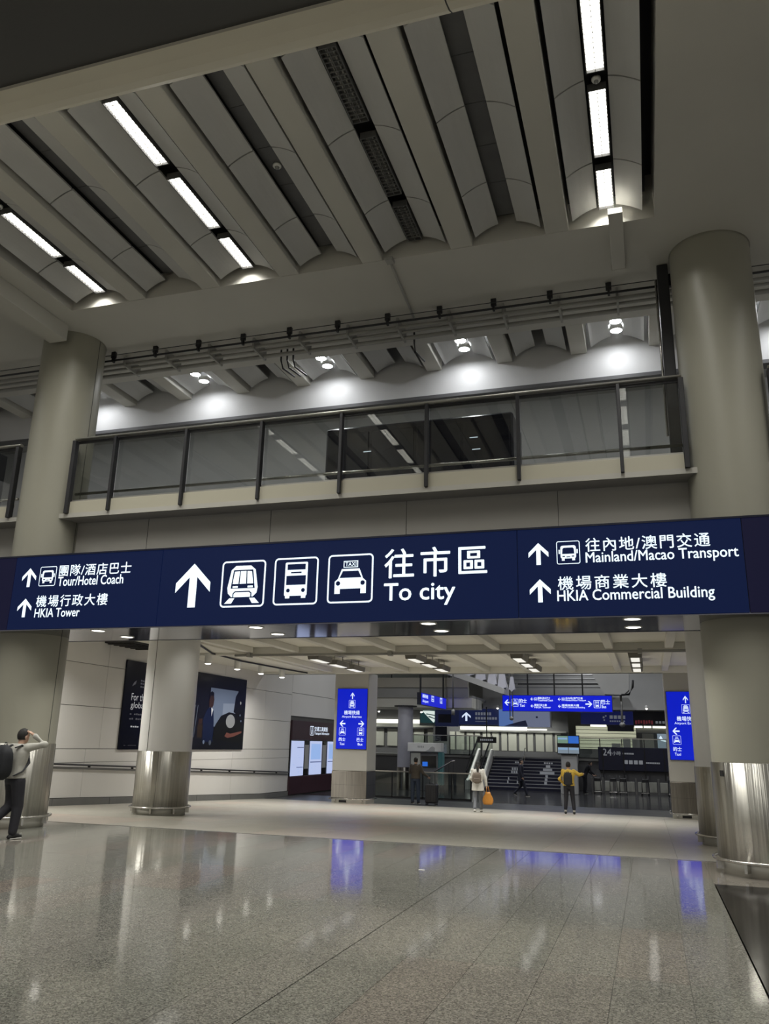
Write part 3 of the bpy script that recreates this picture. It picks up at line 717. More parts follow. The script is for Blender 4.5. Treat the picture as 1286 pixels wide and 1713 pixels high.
for i, x in enumerate((-9.31, -6.19, -3.2, -0.13)):
    for j, y in enumerate((12.33, 13.2)):
        t = thing('downlight', f'round downlight under the sign {SPOTN[i]}, {"front" if j == 0 else "rear"} one of its pair', 'downlight', (x, y, SZ0 - 0.03), group='downlights under the sign')
        m = MB(); m.lathe([(0.135, 0.012), (0.135, 0.0), (0.115, -0.002), (0.11, 0.012)], seg=28); m.build('trim_ring', 'white_paint', t, local=True)
        m = MB(); m.lathe([(0.112, 0.004), (0.001, 0.002)], seg=28); m.build('lamp_disc', 'lamp_disc', t, local=True); louvred_lamp(t, (0, 0, -0.006), 0.2, 0.2, 13, 120, disk=True)

# ================================================================== LOW CEILING BEHIND THE SIGN
lc = MB(); lc.box(-15.3, 9, 13.6, 31.2, 4.47, 4.76)
lowc = lc.build('ceiling_low', 'low_ceiling', local=True)
tag(lowc, 'low cream coffered ceiling behind the sign', kind='structure')
for i in range(-3, 9):
    x = CX1 - PITCH / 2 - PITCH * i
    if x < -12.5: continue
    for (a, b) in ((13.8, 17.7), (18.0, 23.7), (24.1, 30.8)):
        B('coffer_beam', 'low_beam', lowc, (x - 0.11, x + 0.11, a, b, 4.29, 4.47), bev=0.01)
for (a, b, z) in ((17.75, 17.95, 4.26), (23.8, 24.0, 4.24), (30.8, 31.2, 4.24)):
    B('cross_beam', 'low_beam', lowc, (-15.2, 9, a, b, z, 4.47), bev=0.01)
B('edge_bulkhead', 'low_beam', lowc, (-15.2, 9, 31.0, 31.25, 4.24, 7.4))
B('side_bulkhead', 'low_ceiling', lowc, (-15.2, -12.55, 13.8, 30.8, 4.32, 4.47), bev=0.01)
m = MB(); m.tube([(-12.5, 23.55, 4.2), (9, 23.55, 4.2)], 0.04, 8); m.build('ceiling_pipe', 'conduit', lowc)
for x in (-12.0, -7.3, -0.1, 3.0): B('pipe_clip', 'conduit', lowc, (x - 0.06, x + 0.06, 23.48, 23.7, 4.14, 4.27))
RN = ['in the row nearest the blue pillar sign', 'in the second row from the blue pillar sign', 'in the third row from the blue pillar sign', 'in the row nearest the giant column']
fc = None
for i, x in enumerate((-10.05, -6.85, -3.62, -0.25)):
    for j in range(5):
        y = 24.75 + 0.12 * i + 1.7 * j if j < 3 else (15.2, 17.0)[j - 3]  # last two of each row are unseen, added to light the upper ramp
        t = thing('batten_light', f'grey batten light {RN[i]}, {["third from the sign", "fourth from the sign", "farthest", "added fill nearest sign", "added fill second along"][j]}', 'ceiling light', (x, y, 4.12), group='batten lights on the low ceiling')
        if fc is None:
            h = MB(); h.prism([(-0.2, 0.16), (0.2, 0.16), (0.17, 0.0), (-0.17, 0.0)], 'y', -0.6, 0.6)
            d = MB(); d.box(-0.12, 0.12, -0.54, 0.54, -0.012, 0.0)
            e = MB(); e.box(-0.012, 0.012, -0.4, -0.38, 0.16, 0.35); e.box(-0.012, 0.012, 0.38, 0.4, 0.16, 0.35)
            fc = (h.mesh('housing', 'batten_grey'), d.mesh('diffuser', 'tube_light_soft'), e.mesh('hanger', 'conduit'))
        for n_, me in zip(('housing', 'diffuser', 'hanger'), fc): inst(n_, me, t, (0, 0, 0))
        louvred_lamp(t, (0, 0, -0.02), 0.3, 1.1, 34 if j < 3 else 6, 125)
# surface downlights by the wall and the cable above them
for j, (x, y) in enumerate(((-13.62, 23.85), (-13.62, 25.9), (-13.6, 27.75), (-13.5, 29.4), (-13.62, 17.3), (-13.62, 15.3))):  # last two are unseen extras, added to brighten the wall
    t = thing('surface_downlight', f'white drum downlight in front of the advert wall, {ORD[j]} one from the pale round column' if j < 4 else f'unseen drum downlight added to light the wall at the ramp head, {ORD[j - 4]} from the column', 'downlight', (x, y, 3.98), group='drum downlights along the advert wall')
    m = MB(); m.lathe([(0.115, 0.36), (0.115, 0.0), (0.10, 0.0), (0.10, 0.03)], seg=28); m.build('drum', 'white_paint', t, local=True)
    m = MB(); m.lathe([(0.10, 0.0), (0.085, -0.016), (0.04, -0.026), (0.001, -0.028)], seg=28); m.build('lamp_disc', 'lamp_disc', t, local=True); louvred_lamp(t, (0, 0, -0.034), 0.2, 0.2, 46 if j < 4 else 70, 150, disk=True)
m = MB(); m.tube([(-11.7, 19.8, 4.30), (-12.6, 21.5, 4.29), (-13.35, 23.6, 4.28), (-13.5, 25.9, 4.27), (-13.3, 28.6, 4.27), (-13.0, 30.7, 4.26)], 0.03, 8)
tag(m.build('ceiling_cable', 'black_metal'), 'black cable sagging along the low ceiling by the drum downlights', 'cable')
t = thing('vent_grille', 'dark louvred opening high in the corner above the advert wall', 'grille', (-14.7, 21.4, 4.3))
B('frame', 'dark_metal', t, (-0.5, 0.5, -0.9, 0.9, -0.03, 0.02), local=True)
for i in range(6): B('blade', 'black_metal', t, (-0.46, 0.46, -0.8 + 0.28 * i, -0.7 + 0.28 * i, -0.06, -0.03), local=True)

# ================================================================== LEFT WALL
WX = -15.2
wl = B('wall_left', 'wall_joint', None, (WX - 0.4, WX - 0.03, 10, 42, -1.2, 5.6))
tag(wl, 'white panelled wall along the ramp', kind='structure')
ZR = [(3.615, 5.6), (2.435, 3.60), (1.265, 2.42)]
ys = [10.0, 13.6, 17.2, 20.8, 24.4, 28.0, 31.6, 34.3]
for a, b in zip(ys[:-1], ys[1:]):
    for z0, z1 in ZR: B('wall_panel', 'wall_panel', wl, (WX - 0.03, WX, a + 0.006, b - 0.006, z0, z1), bev=0.004)
ys2 = [10.0, 13.0, 16.0, 20.2, 24.6, 29.0, 31.6, 34.3]
for a, b in zip(ys2[:-1], ys2[1:]):
    B('wall_panel', 'wall_panel', wl, (WX - 0.03, WX, a + 0.006, b - 0.006, 0.90, 1.25), bev=0.004)
    n = MB()
    za, zb = ramp_z(a), ramp_z(b)
    n.prism([(a + 0.006, za + 0.2), (b - 0.006, zb + 0.2), (b - 0.006, 0.89), (a + 0.006, 0.89)], 'x', WX - 0.03, WX)
    n.build('wall_panel', 'wall_panel', wl)
for z0, z1 in ((2.7, 3.7), (3.72, 5.6)): B('wall_panel', 'wall_panel', wl, (WX - 0.03, WX, 34.31, 42, z0, z1))
bb = MB()
for a, b in ((10, 14), (14, 16.5), (16.5, 19), (19, 21.5), (21.5, 24), (24, 26.5), (26.5, 29), (29, 32), (32, 34.3)):
    bb.prism([(a + 0.01, ramp_z(a) - 0.02), (b - 0.01, ramp_z(b) - 0.02), (b - 0.01, ramp_z(b) + 0.185), (a + 0.01, ramp_z(a) + 0.185)], 'x', WX - 0.02, WX + 0.05)
tag(bb.build('baseboard_left', 'baseboard'), 'dark grey skirting along the foot of the white wall', kind='structure')
m = MB(); m.tube([(WX + 0.07, 10, 1.06), (WX + 0.07, 14, 1.06), (WX + 0.07, 34.2, 1.06 - 0.038 * 20.2)], 0.025, 8)
hr = thing('wall_handrail', 'thin dark handrail sloping along the white wall', 'handrail', (WX, 22, 0.7)); m.build('rail', 'dark_metal', hr)
for i in range(11):
    y = 12 + 2.1 * i; z = 1.06 if y < 14 else 1.06 - 0.038 * (y - 14); B('bracket', 'dark_metal', hr, (WX, WX + 0.07, y - 0.015, y + 0.015, z - 0.06, z - 0.02))
m = MB(); m.prism([(10, 1.0), (14, 1.0), (34.2, 0.235), (34.2, 0.175), (14, 0.94), (10, 0.94)], 'x', WX, WX + 0.03); m.build('bump_rail', 'grey_metal', hr)

# the big advert
for nm_, c_, s_ in (('ad_dark', (0.004, 0.0045, 0.008), 0.5), ('ad_sky', (0.10, 0.125, 0.18), 0.9), ('ad_sky2', (0.16, 0.19, 0.25), 0.9), ('ad_suit', (0.004, 0.008, 0.03), 0.8), ('ad_skin', (0.028, 0.013, 0.009), 0.8), ('ad_car', (0.003, 0.003, 0.004), 0.5), ('ad_white', (0.20, 0.205, 0.21), 0.9), ('ad_flare', (0.11, 0.04, 0.032), 0.9), ('ad_steel', (0.05, 0.06, 0.08), 0.8), ('ad_text', (0.45, 0.46, 0.48), 0.9), ('ad_bar', (0.09, 0.09, 0.1), 0.8), ('ad_gold', (0.02, 0.012, 0.007), 0.8)):
    glow(nm_, c_, s_ * 0.5, tuple(min(0.8, c * 0.8) for c in c_), 0.25, 0.25)
ad = thing('wall_advert', 'large dark wall advert with a suited figure and car, passing behind the pale column', 'advert', (WX, 25.7, 1.24))
B('board', 'ad_dark', ad, (WX, WX + 0.05, 21.65, 29.72, 1.24, 3.90), bev=0.01)
A = Art((WX + 0.05, 0, 0), (0, 1, 0), (0, 0, 1), (1, 0, 0), 0.0015)
A.poly([(26.9, 2.0), (29.05, 2.25), (29.05, 3.42), (26.9, 3.42)], 'ad_sky'); A.poly([(27.9, 2.3), (29.05, 2.4), (29.05, 2.95), (27.9, 2.9)], 'ad_sky2', 1.5)
A.build('window_print', ad)
A = Art((WX + 0.05, 0, 0), (0, 1, 0), (0, 0, 1), (1, 0, 0), 0.0015)
A.poly([(26.55, 1.5), (26.5, 2.3), (26.75, 2.66), (26.98, 2.72), (27.2, 2.62), (27.28, 2.2), (27.3, 1.5)], 'ad_suit', 2)
A.poly([(26.86, 2.72), (26.84, 3.0), (26.95, 3.2), (27.13, 3.2), (27.2, 3.0), (27.16, 2.8), (27.08, 2.7)], 'ad_skin', 3)
A.poly([(26.84, 3.0), (26.83, 3.2), (26.98, 3.3), (27.15, 3.24), (27.16, 3.12), (26.97, 3.14)], 'ad_dark', 3.5)
A.poly([(27.02, 2.74), (27.08, 2.4), (27.17, 2.64)], 'ad_text', 3)
A.build('figure_print', ad)
A = Art((WX + 0.05, 0, 0), (0, 1, 0), (0, 0, 1), (1, 0, 0), 0.0015)
A.poly([(27.25, 1.6), (27.4, 2.1), (27.8, 2.45), (28.4, 2.6), (29.0, 2.56), (29.5, 2.4), (29.5, 1.5)], 'ad_car', 4)
A.poly([(28.55 + 0.36 * math.cos(q_), 2.27 + 0.25 * math.sin(q_)) for q_ in [2 * PI * i / 20 for i in range(20)]], 'ad_white', 5)
A.poly([(28.75, 2.62), (28.85, 3.2), (29.1, 3.45), (29.5, 3.4), (29.55, 2.5), (29.1, 2.5)], 'ad_car', 5)
A.disc(29.28, 2.98, 0.06, 'ad_white', 6); A.disc(29.3, 2.52, 0.04, 'ad_sky', 6); A.disc(29.4, 2.3, 0.04, 'ad_sky', 6)
A.poly([(28.15, 1.72), (28.3, 1.86), (28.6, 1.82), (29.5, 1.93), (29.5, 1.86), (28.9, 1.72), (28.4, 1.66)], 'ad_flare', 6)
A.build('car_print', ad)
A = Art((WX + 0.05, 0, 0), (0, 1, 0), (0, 0, 1), (1, 0, 0), 0.0015)
for p in ([(25.4, 1.7), (25.45, 1.7), (25.95, 2.75), (25.9, 2.75)], [(25.7, 1.7), (25.75, 1.7), (25.55, 2.75), (25.5, 2.75)], [(25.9, 1.65), (25.95, 1.65), (26.1, 2.75), (26.05, 2.75)]): A.poly(p, 'ad_steel', 2)
A.rect(26.15, 1.65, 26.5, 2.1, 'ad_gold', 2); A.rect(26.2, 2.12, 26.45, 2.3, 'ad_skin', 2); A.disc(26.65, 1.5, 0.07, 'ad_sky', 5); A.disc(27.1, 1.48, 0.09, 'ad_steel', 5)
tag(A.build('skyline_print', ad), kind='stuff')
A = Art((WX + 0.05, 0, 0), (0, 1, 0), (0, 0, 1), (1, 0, 0), 0.0015)
A.text('For the', 22.05, 2.70, 22.85, 2.92, 'ad_text', weight=0.0); A.text('global', 22.05, 2.42, 22.80, 2.66, 'ad_text', weight=0.0)
for (y0, y1, z, h, mt) in ((22.05, 23.4, 2.27, 0.05, 'ad_bar'), (22.05, 23.3, 2.13, 0.05, 'ad_bar'), (22.05, 23.0, 1.90, 0.045, 'ad_text'), (22.35, 23.2, 3.30, 0.05, 'ad_bar'), (22.35, 23.1, 3.21, 0.05, 'ad_bar'), (22.35, 22.85, 3.11, 0.05, 'ad_bar'), (21.9, 23.4, 1.36, 0.012, 'ad_bar')):
    n = int((y1 - y0) / 0.11)
    for i in range(n):
        if (i * 7 + int(z * 50)) % 5: A.rect(y0 + i * 0.11, z, y0 + i * 0.11 + 0.085, z + h * (0.8 + 0.2 * ((i * 3) % 2)), mt)
A.poly([(22.02, 3.12), (22.2, 3.2), (22.24, 3.32), (22.1, 3.24)], 'ad_bar')
tag(A.build('lettering', ad), kind='stuff')

# transport information wall
ki = thing('information_wall', 'dark maroon transport information wall with lit map screens beside the square pillar', 'information board', (WX, 37.0, -0.69))
B('header', 'maroon', ki, (WX - 0.03, WX + 0.10, 34.3, 40.0, 1.66, 2.50), bev=0.01)
B('base_panel', 'maroon', ki, (WX - 0.03, WX + 0.10, 34.3, 40.0, -0.66, 0.10), bev=0.01)
B('kick_plate', 'baseboard', ki, (WX - 0.03, WX + 0.04, 34.3, 40.0, -0.69, -0.56))
B('back_panel', 'screen_black', ki, (WX - 0.03, WX + 0.06, 34.3, 40.0, 0.10, 1.66))
for k, (a, b) in enumerate(((34.36, 35.75), (36.5, 37.95), (38.75, 39.9))):
    sc_ = B('map_screen', 'map_screen', ki, (WX + 0.06, WX + 0.095, a, b, 0.12, 1.62), bev=0.006)
    A = Art((WX + 0.095, 0, 0), (0, 1, 0), (0, 0, 1), (1, 0, 0), 0.002)
    random.seed(k + 3)
    if k: A.rect(a + 0.03, 0.66, b - 0.03, 0.70, 'map_line'); A.rect(a + 0.1, 0.8, b - 0.15, 1.5, 'map_tint')
    else: A.rect(a + 0.6, 1.32, b - 0.05, 1.35, 'map_line'); A.rect(a + 0.6, 0.46, b - 0.05, 0.49, 'map_line')
    for i in range(9):
        z = 0.2 + 1.3 * random.random(); y = a + 0.1 + (b - a - 0.5) * random.random(); A.rect(y, z, y + 0.25 * random.random() + 0.05, z + 0.012, 'map_tint', 2)
    A.build('map_print', sc_)
for a, b in ((35.9, 36.35), (38.1, 38.55)):
    B('leaflet_panel', 'plaster_grey', ki, (WX + 0.06, WX + 0.08, a, b, 0.4, 1.45))
A = Art((WX + 0.10, 0, 0), (0, 1, 0), (0, 0, 1), (1, 0, 0), 0.002)
A.ring(36.35, 1.88, 36.8, 2.30, 0.05, 0.03, 'letter_small'); A.text('i', 36.52, 1.94, 36.63, 2.24, 'letter_small', weight=0.03)
A.text('交通工具資訊', 36.9, 2.08, 38.6, 2.29, 'letter_small', weight=0.03); A.text('Transport Information', 36.9, 1.89, 38.8, 2.05, 'letter_small', weight=0.02)
A.build('lettering', ki)

# ================================================================== BLUE PILLAR SIGNS
def pillar_sign(label, x0, x1, z0, z1):
    y = 30.99
    t = thing('pillar_sign', label, 'sign', ((x0 + x1) / 2, y, z0))
    B('case', 'sign_case', t, (x0 - 0.012, x1 + 0.012, y - 0.045, y, z0 - 0.012, z1 + 0.012))
    pn = B('lit_panel', 'blue_sign', t, (x0, x1, y - 0.055, y - 0.045, z0, z1))
    W, H = x1 - x0, z1 - z0
    A = Art((x0, y - 0.055, z0), (1, 0, 0), (0, 0, 1), (0, -1, 0), 0.003)
    w = 'letter_small'
    A.arrow(.44 * W, .83 * H, .57 * W, .94 * H, w); A.picto('train', .39 * W, .675 * H, .61 * W, .81 * H, w, 'blue_sign', 0.03)
    A.text('機場快綫', .24 * W, .565 * H, .76 * W, .635 * H, w, weight=0.02, spacing=1.08); A.text('Airport Express', .17 * W, .505 * H, .83 * W, .55 * H, w, weight=0.01)
    A.arrow(.10 * W, .365 * H, .29 * W, .465 * H, w, rot=1); A.arrow(.73 * W, .365 * H, .92 * W, .465 * H, w, rot=3)
    A.picto('taxi', .09 * W, .22 * H, .31 * W, .35 * H, w, 'blue_sign', 0.03); A.picto('bus', .70 * W, .22 * H, .92 * W, .35 * H, w, 'blue_sign', 0.03)
    A.text('的士', .09 * W, .125 * H, .31 * W, .185 * H, w, weight=0.02); A.text('巴士', .69 * W, .125 * H, .91 * W, .185 * H, w, weight=0.02)
    A.text('Taxi', .12 * W, .06 * H, .28 * W, .10 * H, w, weight=0.01); A.text('Bus', .73 * W, .06 * H, .88 * W, .10 * H, w, weight=0.01)
    A.build('lettering', pn)
pillar_sign('bright blue lit sign with train symbol on the pillar beside the information wall', -11.73, -10.49, 1.36, 3.65)
pillar_sign('bright blue lit sign with train symbol, cut off by the round columns', 0.66, 1.90, 1.28, 3.58)

# ================================================================== FAR HALL (beyond the ramp)
FZ = -0.69
glow('ad_blue_a', (0.16, 0.30, 0.75), 0.45); glow('ad_blue_b', (0.24, 0.28, 0.42), 0.5); glow('ad_navy', (0.006, 0.010, 0.04), 0.6)
glow('banner_navy', (0.006, 0.012, 0.06), 0.7); glow('shop_navy', (0.004, 0.008, 0.07), 0.6); glow('red_letters', (0.22, 0.03, 0.045), 0.35)
glow('screen_sky', (0.30, 0.50, 0.75), 0.7); glow('screen_blue', (0.03, 0.18, 0.75), 0.7); glow('screen_green', (0.25, 0.42, 0.30), 0.6); glow('screen_grey', (0.30, 0.38, 0.46), 0.6)
glow('poster_green', (0.012, 0.05, 0.055), 0.7); glow('poster_white', (0.75, 0.85, 0.80), 0.9); glow('ticket_blue', (0.02, 0.16, 0.75), 0.8)
paint('navy_paint', (0.010, 0.012, 0.035), 0.4, 0.08); paint('tread', (0.34, 0.34, 0.36), 0.45, 0.05); paint('cabinet_face', (0.42, 0.42, 0.37), 0.45, 0.03)
paint('scallop_pale', (0.50, 0.50, 0.56), 0.5, 0.03); paint('rib_silver', (0.55, 0.55, 0.55), 0.3, 0.04, metal=0.6); paint('cart_grey', (0.20, 0.20, 0.2), 0.4, 0.05, metal=0.6)

# end wall, raised level, side and roof of the hall
tag(B('wall_far', 'plaster_grey', None, (-22, 9, 60, 60.3, -1, 9.5)), 'dim grey end wall of the far hall', kind='structure')
tag(B('wall_right', 'plaster_dark', None, (5.0, 5.2, 32, 60, -1, 9.5)), 'dark side wall of the far hall', kind='structure')
tag(B('ceiling_far', 'plaster_grey', None, (-22, 9, 31.25, 60.3, 9.0, 9.3)), 'dim roof of the far hall', kind='structure')
pf = MB(); pf.box(-22, 9, 49.2, 60, FZ, 0.98, 0); pf.box(-22, 9, 49.1, 49.2, 0.9, 1.02, 1)
tag(pf.build('floor_raised', ['plaster_dark', 'grey_metal']), 'raised shop level of the far hall', kind='structure')
tag(B('wall_left_far', 'wall_panel', None, (-22, WX, 42, 42.3, -1, 9.0)), 'pale return wall behind the information board', kind='structure')

# upper gallery at the back with beige parapet
gal = MB(); gal.box(-22, -9.6, 46.0, 46.3, 4.17, 4.74, 0); gal.box(-22, -9.6, 45.9, 46.2, 4.74, 5.28, 1); gal.box(-22, -9.4, 46.1, 49, 3.62, 4.17, 2); gal.box(-22, -9.4, 46.3, 60, 4.17, 4.3, 0)
tag(gal.build('wall_gallery', ['plaster_grey', 'beige_band', 'low_ceiling']), 'beige and grey parapet of the far upper gallery', kind='structure')
t = thing('glass_balustrade', 'glass balustrade on top of the beige far gallery parapet', 'balustrade', (-13, 46.0, 5.28))
for i in range(6):
    x = -19.3 + 1.72 * i
    B('glass_pane', 'thin_glass', t, (x + 0.03, x + 1.66, 46.0, 46.012, 5.3, 6.2)); B('post', 'dark_metal', t, (x - 0.03, x + 0.03, 45.97, 46.03, 5.28, 6.25))
B('handrail', 'handrail', t, (-19.3, -8.9, 45.96, 46.04, 6.22, 6.28))
tag(B('wall_upper', 'plaster_grey', None, (-9.6, 5.0, 50.4, 50.6, 3.78, 9.0), (-13.6, -5.5, 50.4, 50.6, 2.72, 3.78)), 'grey bulkhead over the shop signs', kind='structure')

# silver ribbed ceiling of the hall and the two hoppers hanging from it
for i in range(6):
    z = 4.98 + 0.19 * i; y = 49.8 - 0.5 * i
    t = B('ceiling_rib', 'rib_silver', None, (-9.2, -1.3, y - 0.16, y + 0.16, z, z + 0.1), bev=0.03)
    tag(t, f'silver ceiling rib above the hanging sign, {ORD[i]} from the bottom', kind='structure')
hop = thing('ceiling_truss', 'pale inclined ceiling truss with hanging scallop panels', 'truss', (-8.3, 42, 4.2))
m = MB(); m.prism([(-11.4, 5.6), (-9.4, 5.12), (-7.0, 4.25), (-6.85, 4.25), (-6.85, 4.5), (-7.2, 5.6)], 'y', 42.2, 43.2); m.build('body', 'plaster_grey', hop); m = MB(); m.prism([(-10.6, 5.35), (-9.2, 4.92), (-7.0, 4.15), (-6.82, 4.12), (-6.82, 4.36), (-7.0, 4.46), (-9.2, 5.22), (-10.4, 5.6)], 'y', 41.5, 43.0); m.build('bottom_chord', 'plaster_grey', hop); B('hanger', 'plaster_grey', hop, (-10.5, -7.5, 42.3, 43.1, 5.55, 9.0))
for i, (x, top, w, h) in enumerate(((-8.75, 5.6, 0.62, 0.6), (-8.1, 5.6, 0.55, 0.85), (-7.5, 5.6, 0.5, 1.1), (-7.0, 5.5, 0.45, 1.15), (-6.5, 5.0, 0.3, 0.75))):
    m = MB(); n = 8
    lo = [(x - w / 2 + w * i / n, top - h + 0.12 * abs(math.sin(PI * (i / n - .5)))) for i in range(n + 1)]
    m.prism([(x - w * 0.18, top), (x + w * 0.18, top)] + lo[::-1], 'y', 41.9, 42.2); m.build('scallop_panel', 'scallop_pale', hop)
h2 = thing('ceiling_hopper', 'grey hopper-shaped ceiling housing with a pole below it', 'ceiling housing', (-1.5, 42, 2.6))
m = MB(); m.prism([(-2.75, 5.6), (-2.45, 5.0), (-1.95, 4.13), (-1.05, 4.11), (-0.8, 4.35), (-0.72, 5.6)], 'y', 41.6, 42.6); m.build('housing', 'plaster_grey', h2); B('hanger', 'plaster_grey', h2, (-2.7, -0.75, 41.65, 42.55, 5.55, 9.0))
m = MB(); m.tube([(-1.2, 42, 2.75), (-1.2, 42, 4.12)], 0.055, 10); m.build('pole', 'grey_metal', h2)
m = MB(); m.ell((-1.2, 42, 2.72), (0.14, 0.14, 0.12), 12, 8); m.build('camera_dome', 'grey_metal', h2)
m = MB(); m.tube([(-1.15, 41.5, 4.1), (-0.8, 41.5, 4.12), (-0.62, 41.5, 4.45), (-0.58, 41.5, 4.8)], 0.05, 8); m.build('cable', 'black_metal', h2)
t = thing('hanging_pole', 'thin grey pole hanging from the ceiling truss above the arrow banner', 'pole', (-9.1, 40, 3.0))
m = MB(); m.tube([(0, 0, 0.1), (0, 0, 6.0)], 0.045, 8); m.build('pole', 'grey_metal', t, local=True)
m = MB(); m.lathe([(0.09, 0.0), (0.09, 0.25), (0.05, 0.28)], seg=12); m.lathe([(0.09, 0.0), (0.001, 0.0)], seg=12); m.build('dome', 'grey_metal', t, local=True)
t = thing('hanging_pole', 'pair of thin poles with a sensor beside the blue banner', 'pole', (-6.55, 42, 2.9))
for dx in (-0.07, 0.07):
    m = MB(); m.tube([(dx, 0, 0.1), (dx, 0, 6.1)], 0.025, 8); m.build('pole', 'grey_metal', t, local=True)
m = MB(); m.ell((0, 0, 0.05), (0.11, 0.11, 0.11), 12, 8); m.build('dome', 'grey_metal', t, local=True)

# hanging blue signs
hs = thing('hanging_sign', 'long bright blue hanging sign with taxi and bus arrows', 'sign', (-4.72, 46.5, 3.48))
B('case', 'sign_case', hs, (-7.67, -1.77, 46.01, 46.2, 3.46, 4.34)); pn = B('lit_panel', 'blue_hang', hs, (-7.65, -1.79, 46.0, 46.012, 3.48, 4.315))
for x in (-7.53, -6.26, -4.81, -3.30, -1.92): B('hanger_rod', 'black_metal', hs, (x - 0.037, x + 0.037, 46.08, 46.14, 4.34, 9.0))
B('hanger_beam', 'black_metal', hs, (-6.8, -1.9, 46.06, 46.16, 4.9, 4.98))
k_s = 5.86 / 4.58
A = Art((-7.65, 46.0, 3.48), (k_s, 0, 0), (0, 0, k_s * 0.94), (0, -1, 0), 0.003); w_ = 'letter_small'
A.arrow(0.08, 0.24, 0.34, 0.50, w_, rot=1); A.picto('taxi', 0.40, 0.20, 0.68, 0.54, w_, 'blue_hang', 0.06); A.text('的士', 0.72, 0.36, 1.04, 0.55, w_, weight=0.03); A.text('Taxi', 0.74, 0.19, 0.95, 0.31, w_, weight=0.03)
for (u, t1, t2, b1, b2, w1) in ((1.20, '團隊/酒店巴士', 'Tour/Hotel Coach', '機場行政大樓', 'HKIA Tower', 0.7), (2.36, '往內地/澳門交通', 'Mainland/Macao Transport', '機場商業大樓', 'HKIA Commercial Building', 0.95)):
    A.arrow(u, 0.47, u + 0.13, 0.60, w_, rot=1); A.arrow(u, 0.16, u + 0.13, 0.29, w_, rot=1); A.picto('coach', u + 0.16, 0.47, u + 0.29, 0.61, w_, 'blue_hang', 0.06)
    A.text(t1, u + 0.32, 0.53, u + 0.32 + w1 * 0.75, 0.63, w_, weight=0.03); A.text(t2, u + 0.32, 0.44, u + 0.32 + w1 * 0.9, 0.52, w_, weight=0.03)
    A.text(b1, u + 0.16, 0.22, u + 0.16 + w1 * 0.75, 0.32, w_, weight=0.03); A.text(b2, u + 0.16, 0.13, u + 0.16 + w1, 0.21, w_, weight=0.03)
A.arrow(3.50, 0.20, 3.78, 0.46, w_, rot=3); A.picto('bus', 3.84, 0.16, 4.12, 0.50, w_, 'blue_hang', 0.06); A.text('巴士', 4.15, 0.33, 4.50, 0.52, w_, weight=0.03); A.text('Bus', 4.16, 0.16, 4.34, 0.28, w_, weight=0.03)
A.build('lettering', pn)
hs2 = thing('hanging_sign', 'small bright blue hanging sign seen at an angle on two black rods', 'sign', (-10.85, 43.2, 3.52), rz=math.radians(90))
B('case', 'sign_case', hs2, (-2.72, 2.72, 0.006, 0.22, 0.0, 0.60), local=True)
pn2 = B('lit_panel', 'blue_hang', hs2, (-2.70, 2.70, -0.006, 0.006, 0.015, 0.585), local=True)
for x in (-2.55, 2.4): B('hanger_rod', 'black_metal', hs2, (x - 0.04, x + 0.04, 0.05, 0.13, 0.60, 5.48), local=True)
A = Art((-2.70, -0.006, 0.015), (1, 0, 0), (0, 0, 1), (0, -1, 0), 0.003)
A.text('機場快綫', 0.2, 0.34, 1.3, 0.52, w_, weight=0.03); A.text('Airport', 0.2, 0.08, 1.4, 0.26, w_, weight=0.03); A.picto('taxi', 2.0, 0.24, 2.6, 0.54, w_, 'blue_hang', 0.06); A.picto('bus', 3.9, 0.24, 4.5, 0.54, w_, 'blue_hang', 0.06)
o_ = A.mb.build('lettering', A.mats, pn2, local=True)

# far round column
c = thing('round_column', 'distant grey round column beside the ticket kiosk', 'column', (-12.5, 43.4, FZ))
m = MB(); m.lathe([(0.41, 1.1), (0.41, 4.28)], seg=32); m.build('shaft', 'scallop_pale', c, local=True)
m = MB(); m.lathe([(0.42, 0.0), (0.42, 1.1), (0.40, 1.1)], seg=32); m.build('metal_skirt', 'skirt_dull', c, local=True)
m = MB(); m.lathe([(0.62, 4.22), (0.62, 4.28), (0.41, 4.28)], seg=32); m.lathe([(0.62, 4.22), (0.41, 4.22)], seg=32); m.build('collar', 'dark_metal', c, local=True)

# ticket kiosk
kt = thing('ticket_kiosk', 'white-headed ticket kiosk with a blue screen in front of the man', 'kiosk', (-11.2, 42.4, FZ))
B('body', 'plaster_dark', kt, (-0.75, 0.75, 0.0, 0.6, 0, 1.9), bev=0.02, local=True)
hd = B('header', 'white_paint', kt, (-0.85, 0.92, -0.12, 0.6, 1.92, 2.36), bev=0.02, local=True)
B('side_panel', 'poster_green', kt, (0.76, 0.98, 0.02, 0.5, 0.3, 1.9), local=True)
B('screen', 'screen_black', kt, (-0.12, 0.66, -0.03, 0.0, 1.15, 1.72), local=True); B('display', 'ticket_blue', kt, (-0.06, 0.22, -0.036, -0.03, 1.2, 1.42), local=True)
B('notice', 'cabinet_face', kt, (-0.68, -0.18, -0.03, 0.0, 0.95, 1.85), local=True)
A = Art((0, -0.12, 1.92), (1, 0, 0), (0, 0, 1), (0, -1, 0), 0.004)
A.poly([(0.1, 0.02), (0.3, 0.12), (0.38, 0.22), (0.5, 0.27), (0.62, 0.2), (0.62, 0.02)], 'plaster_grey')
for i in range(4): A.rect(-0.3 + 0.09 * i, 0.2, -0.24 + 0.09 * i, 0.29, 'plaster_grey')
A.mb.build('print', A.mats, hd, local=True)

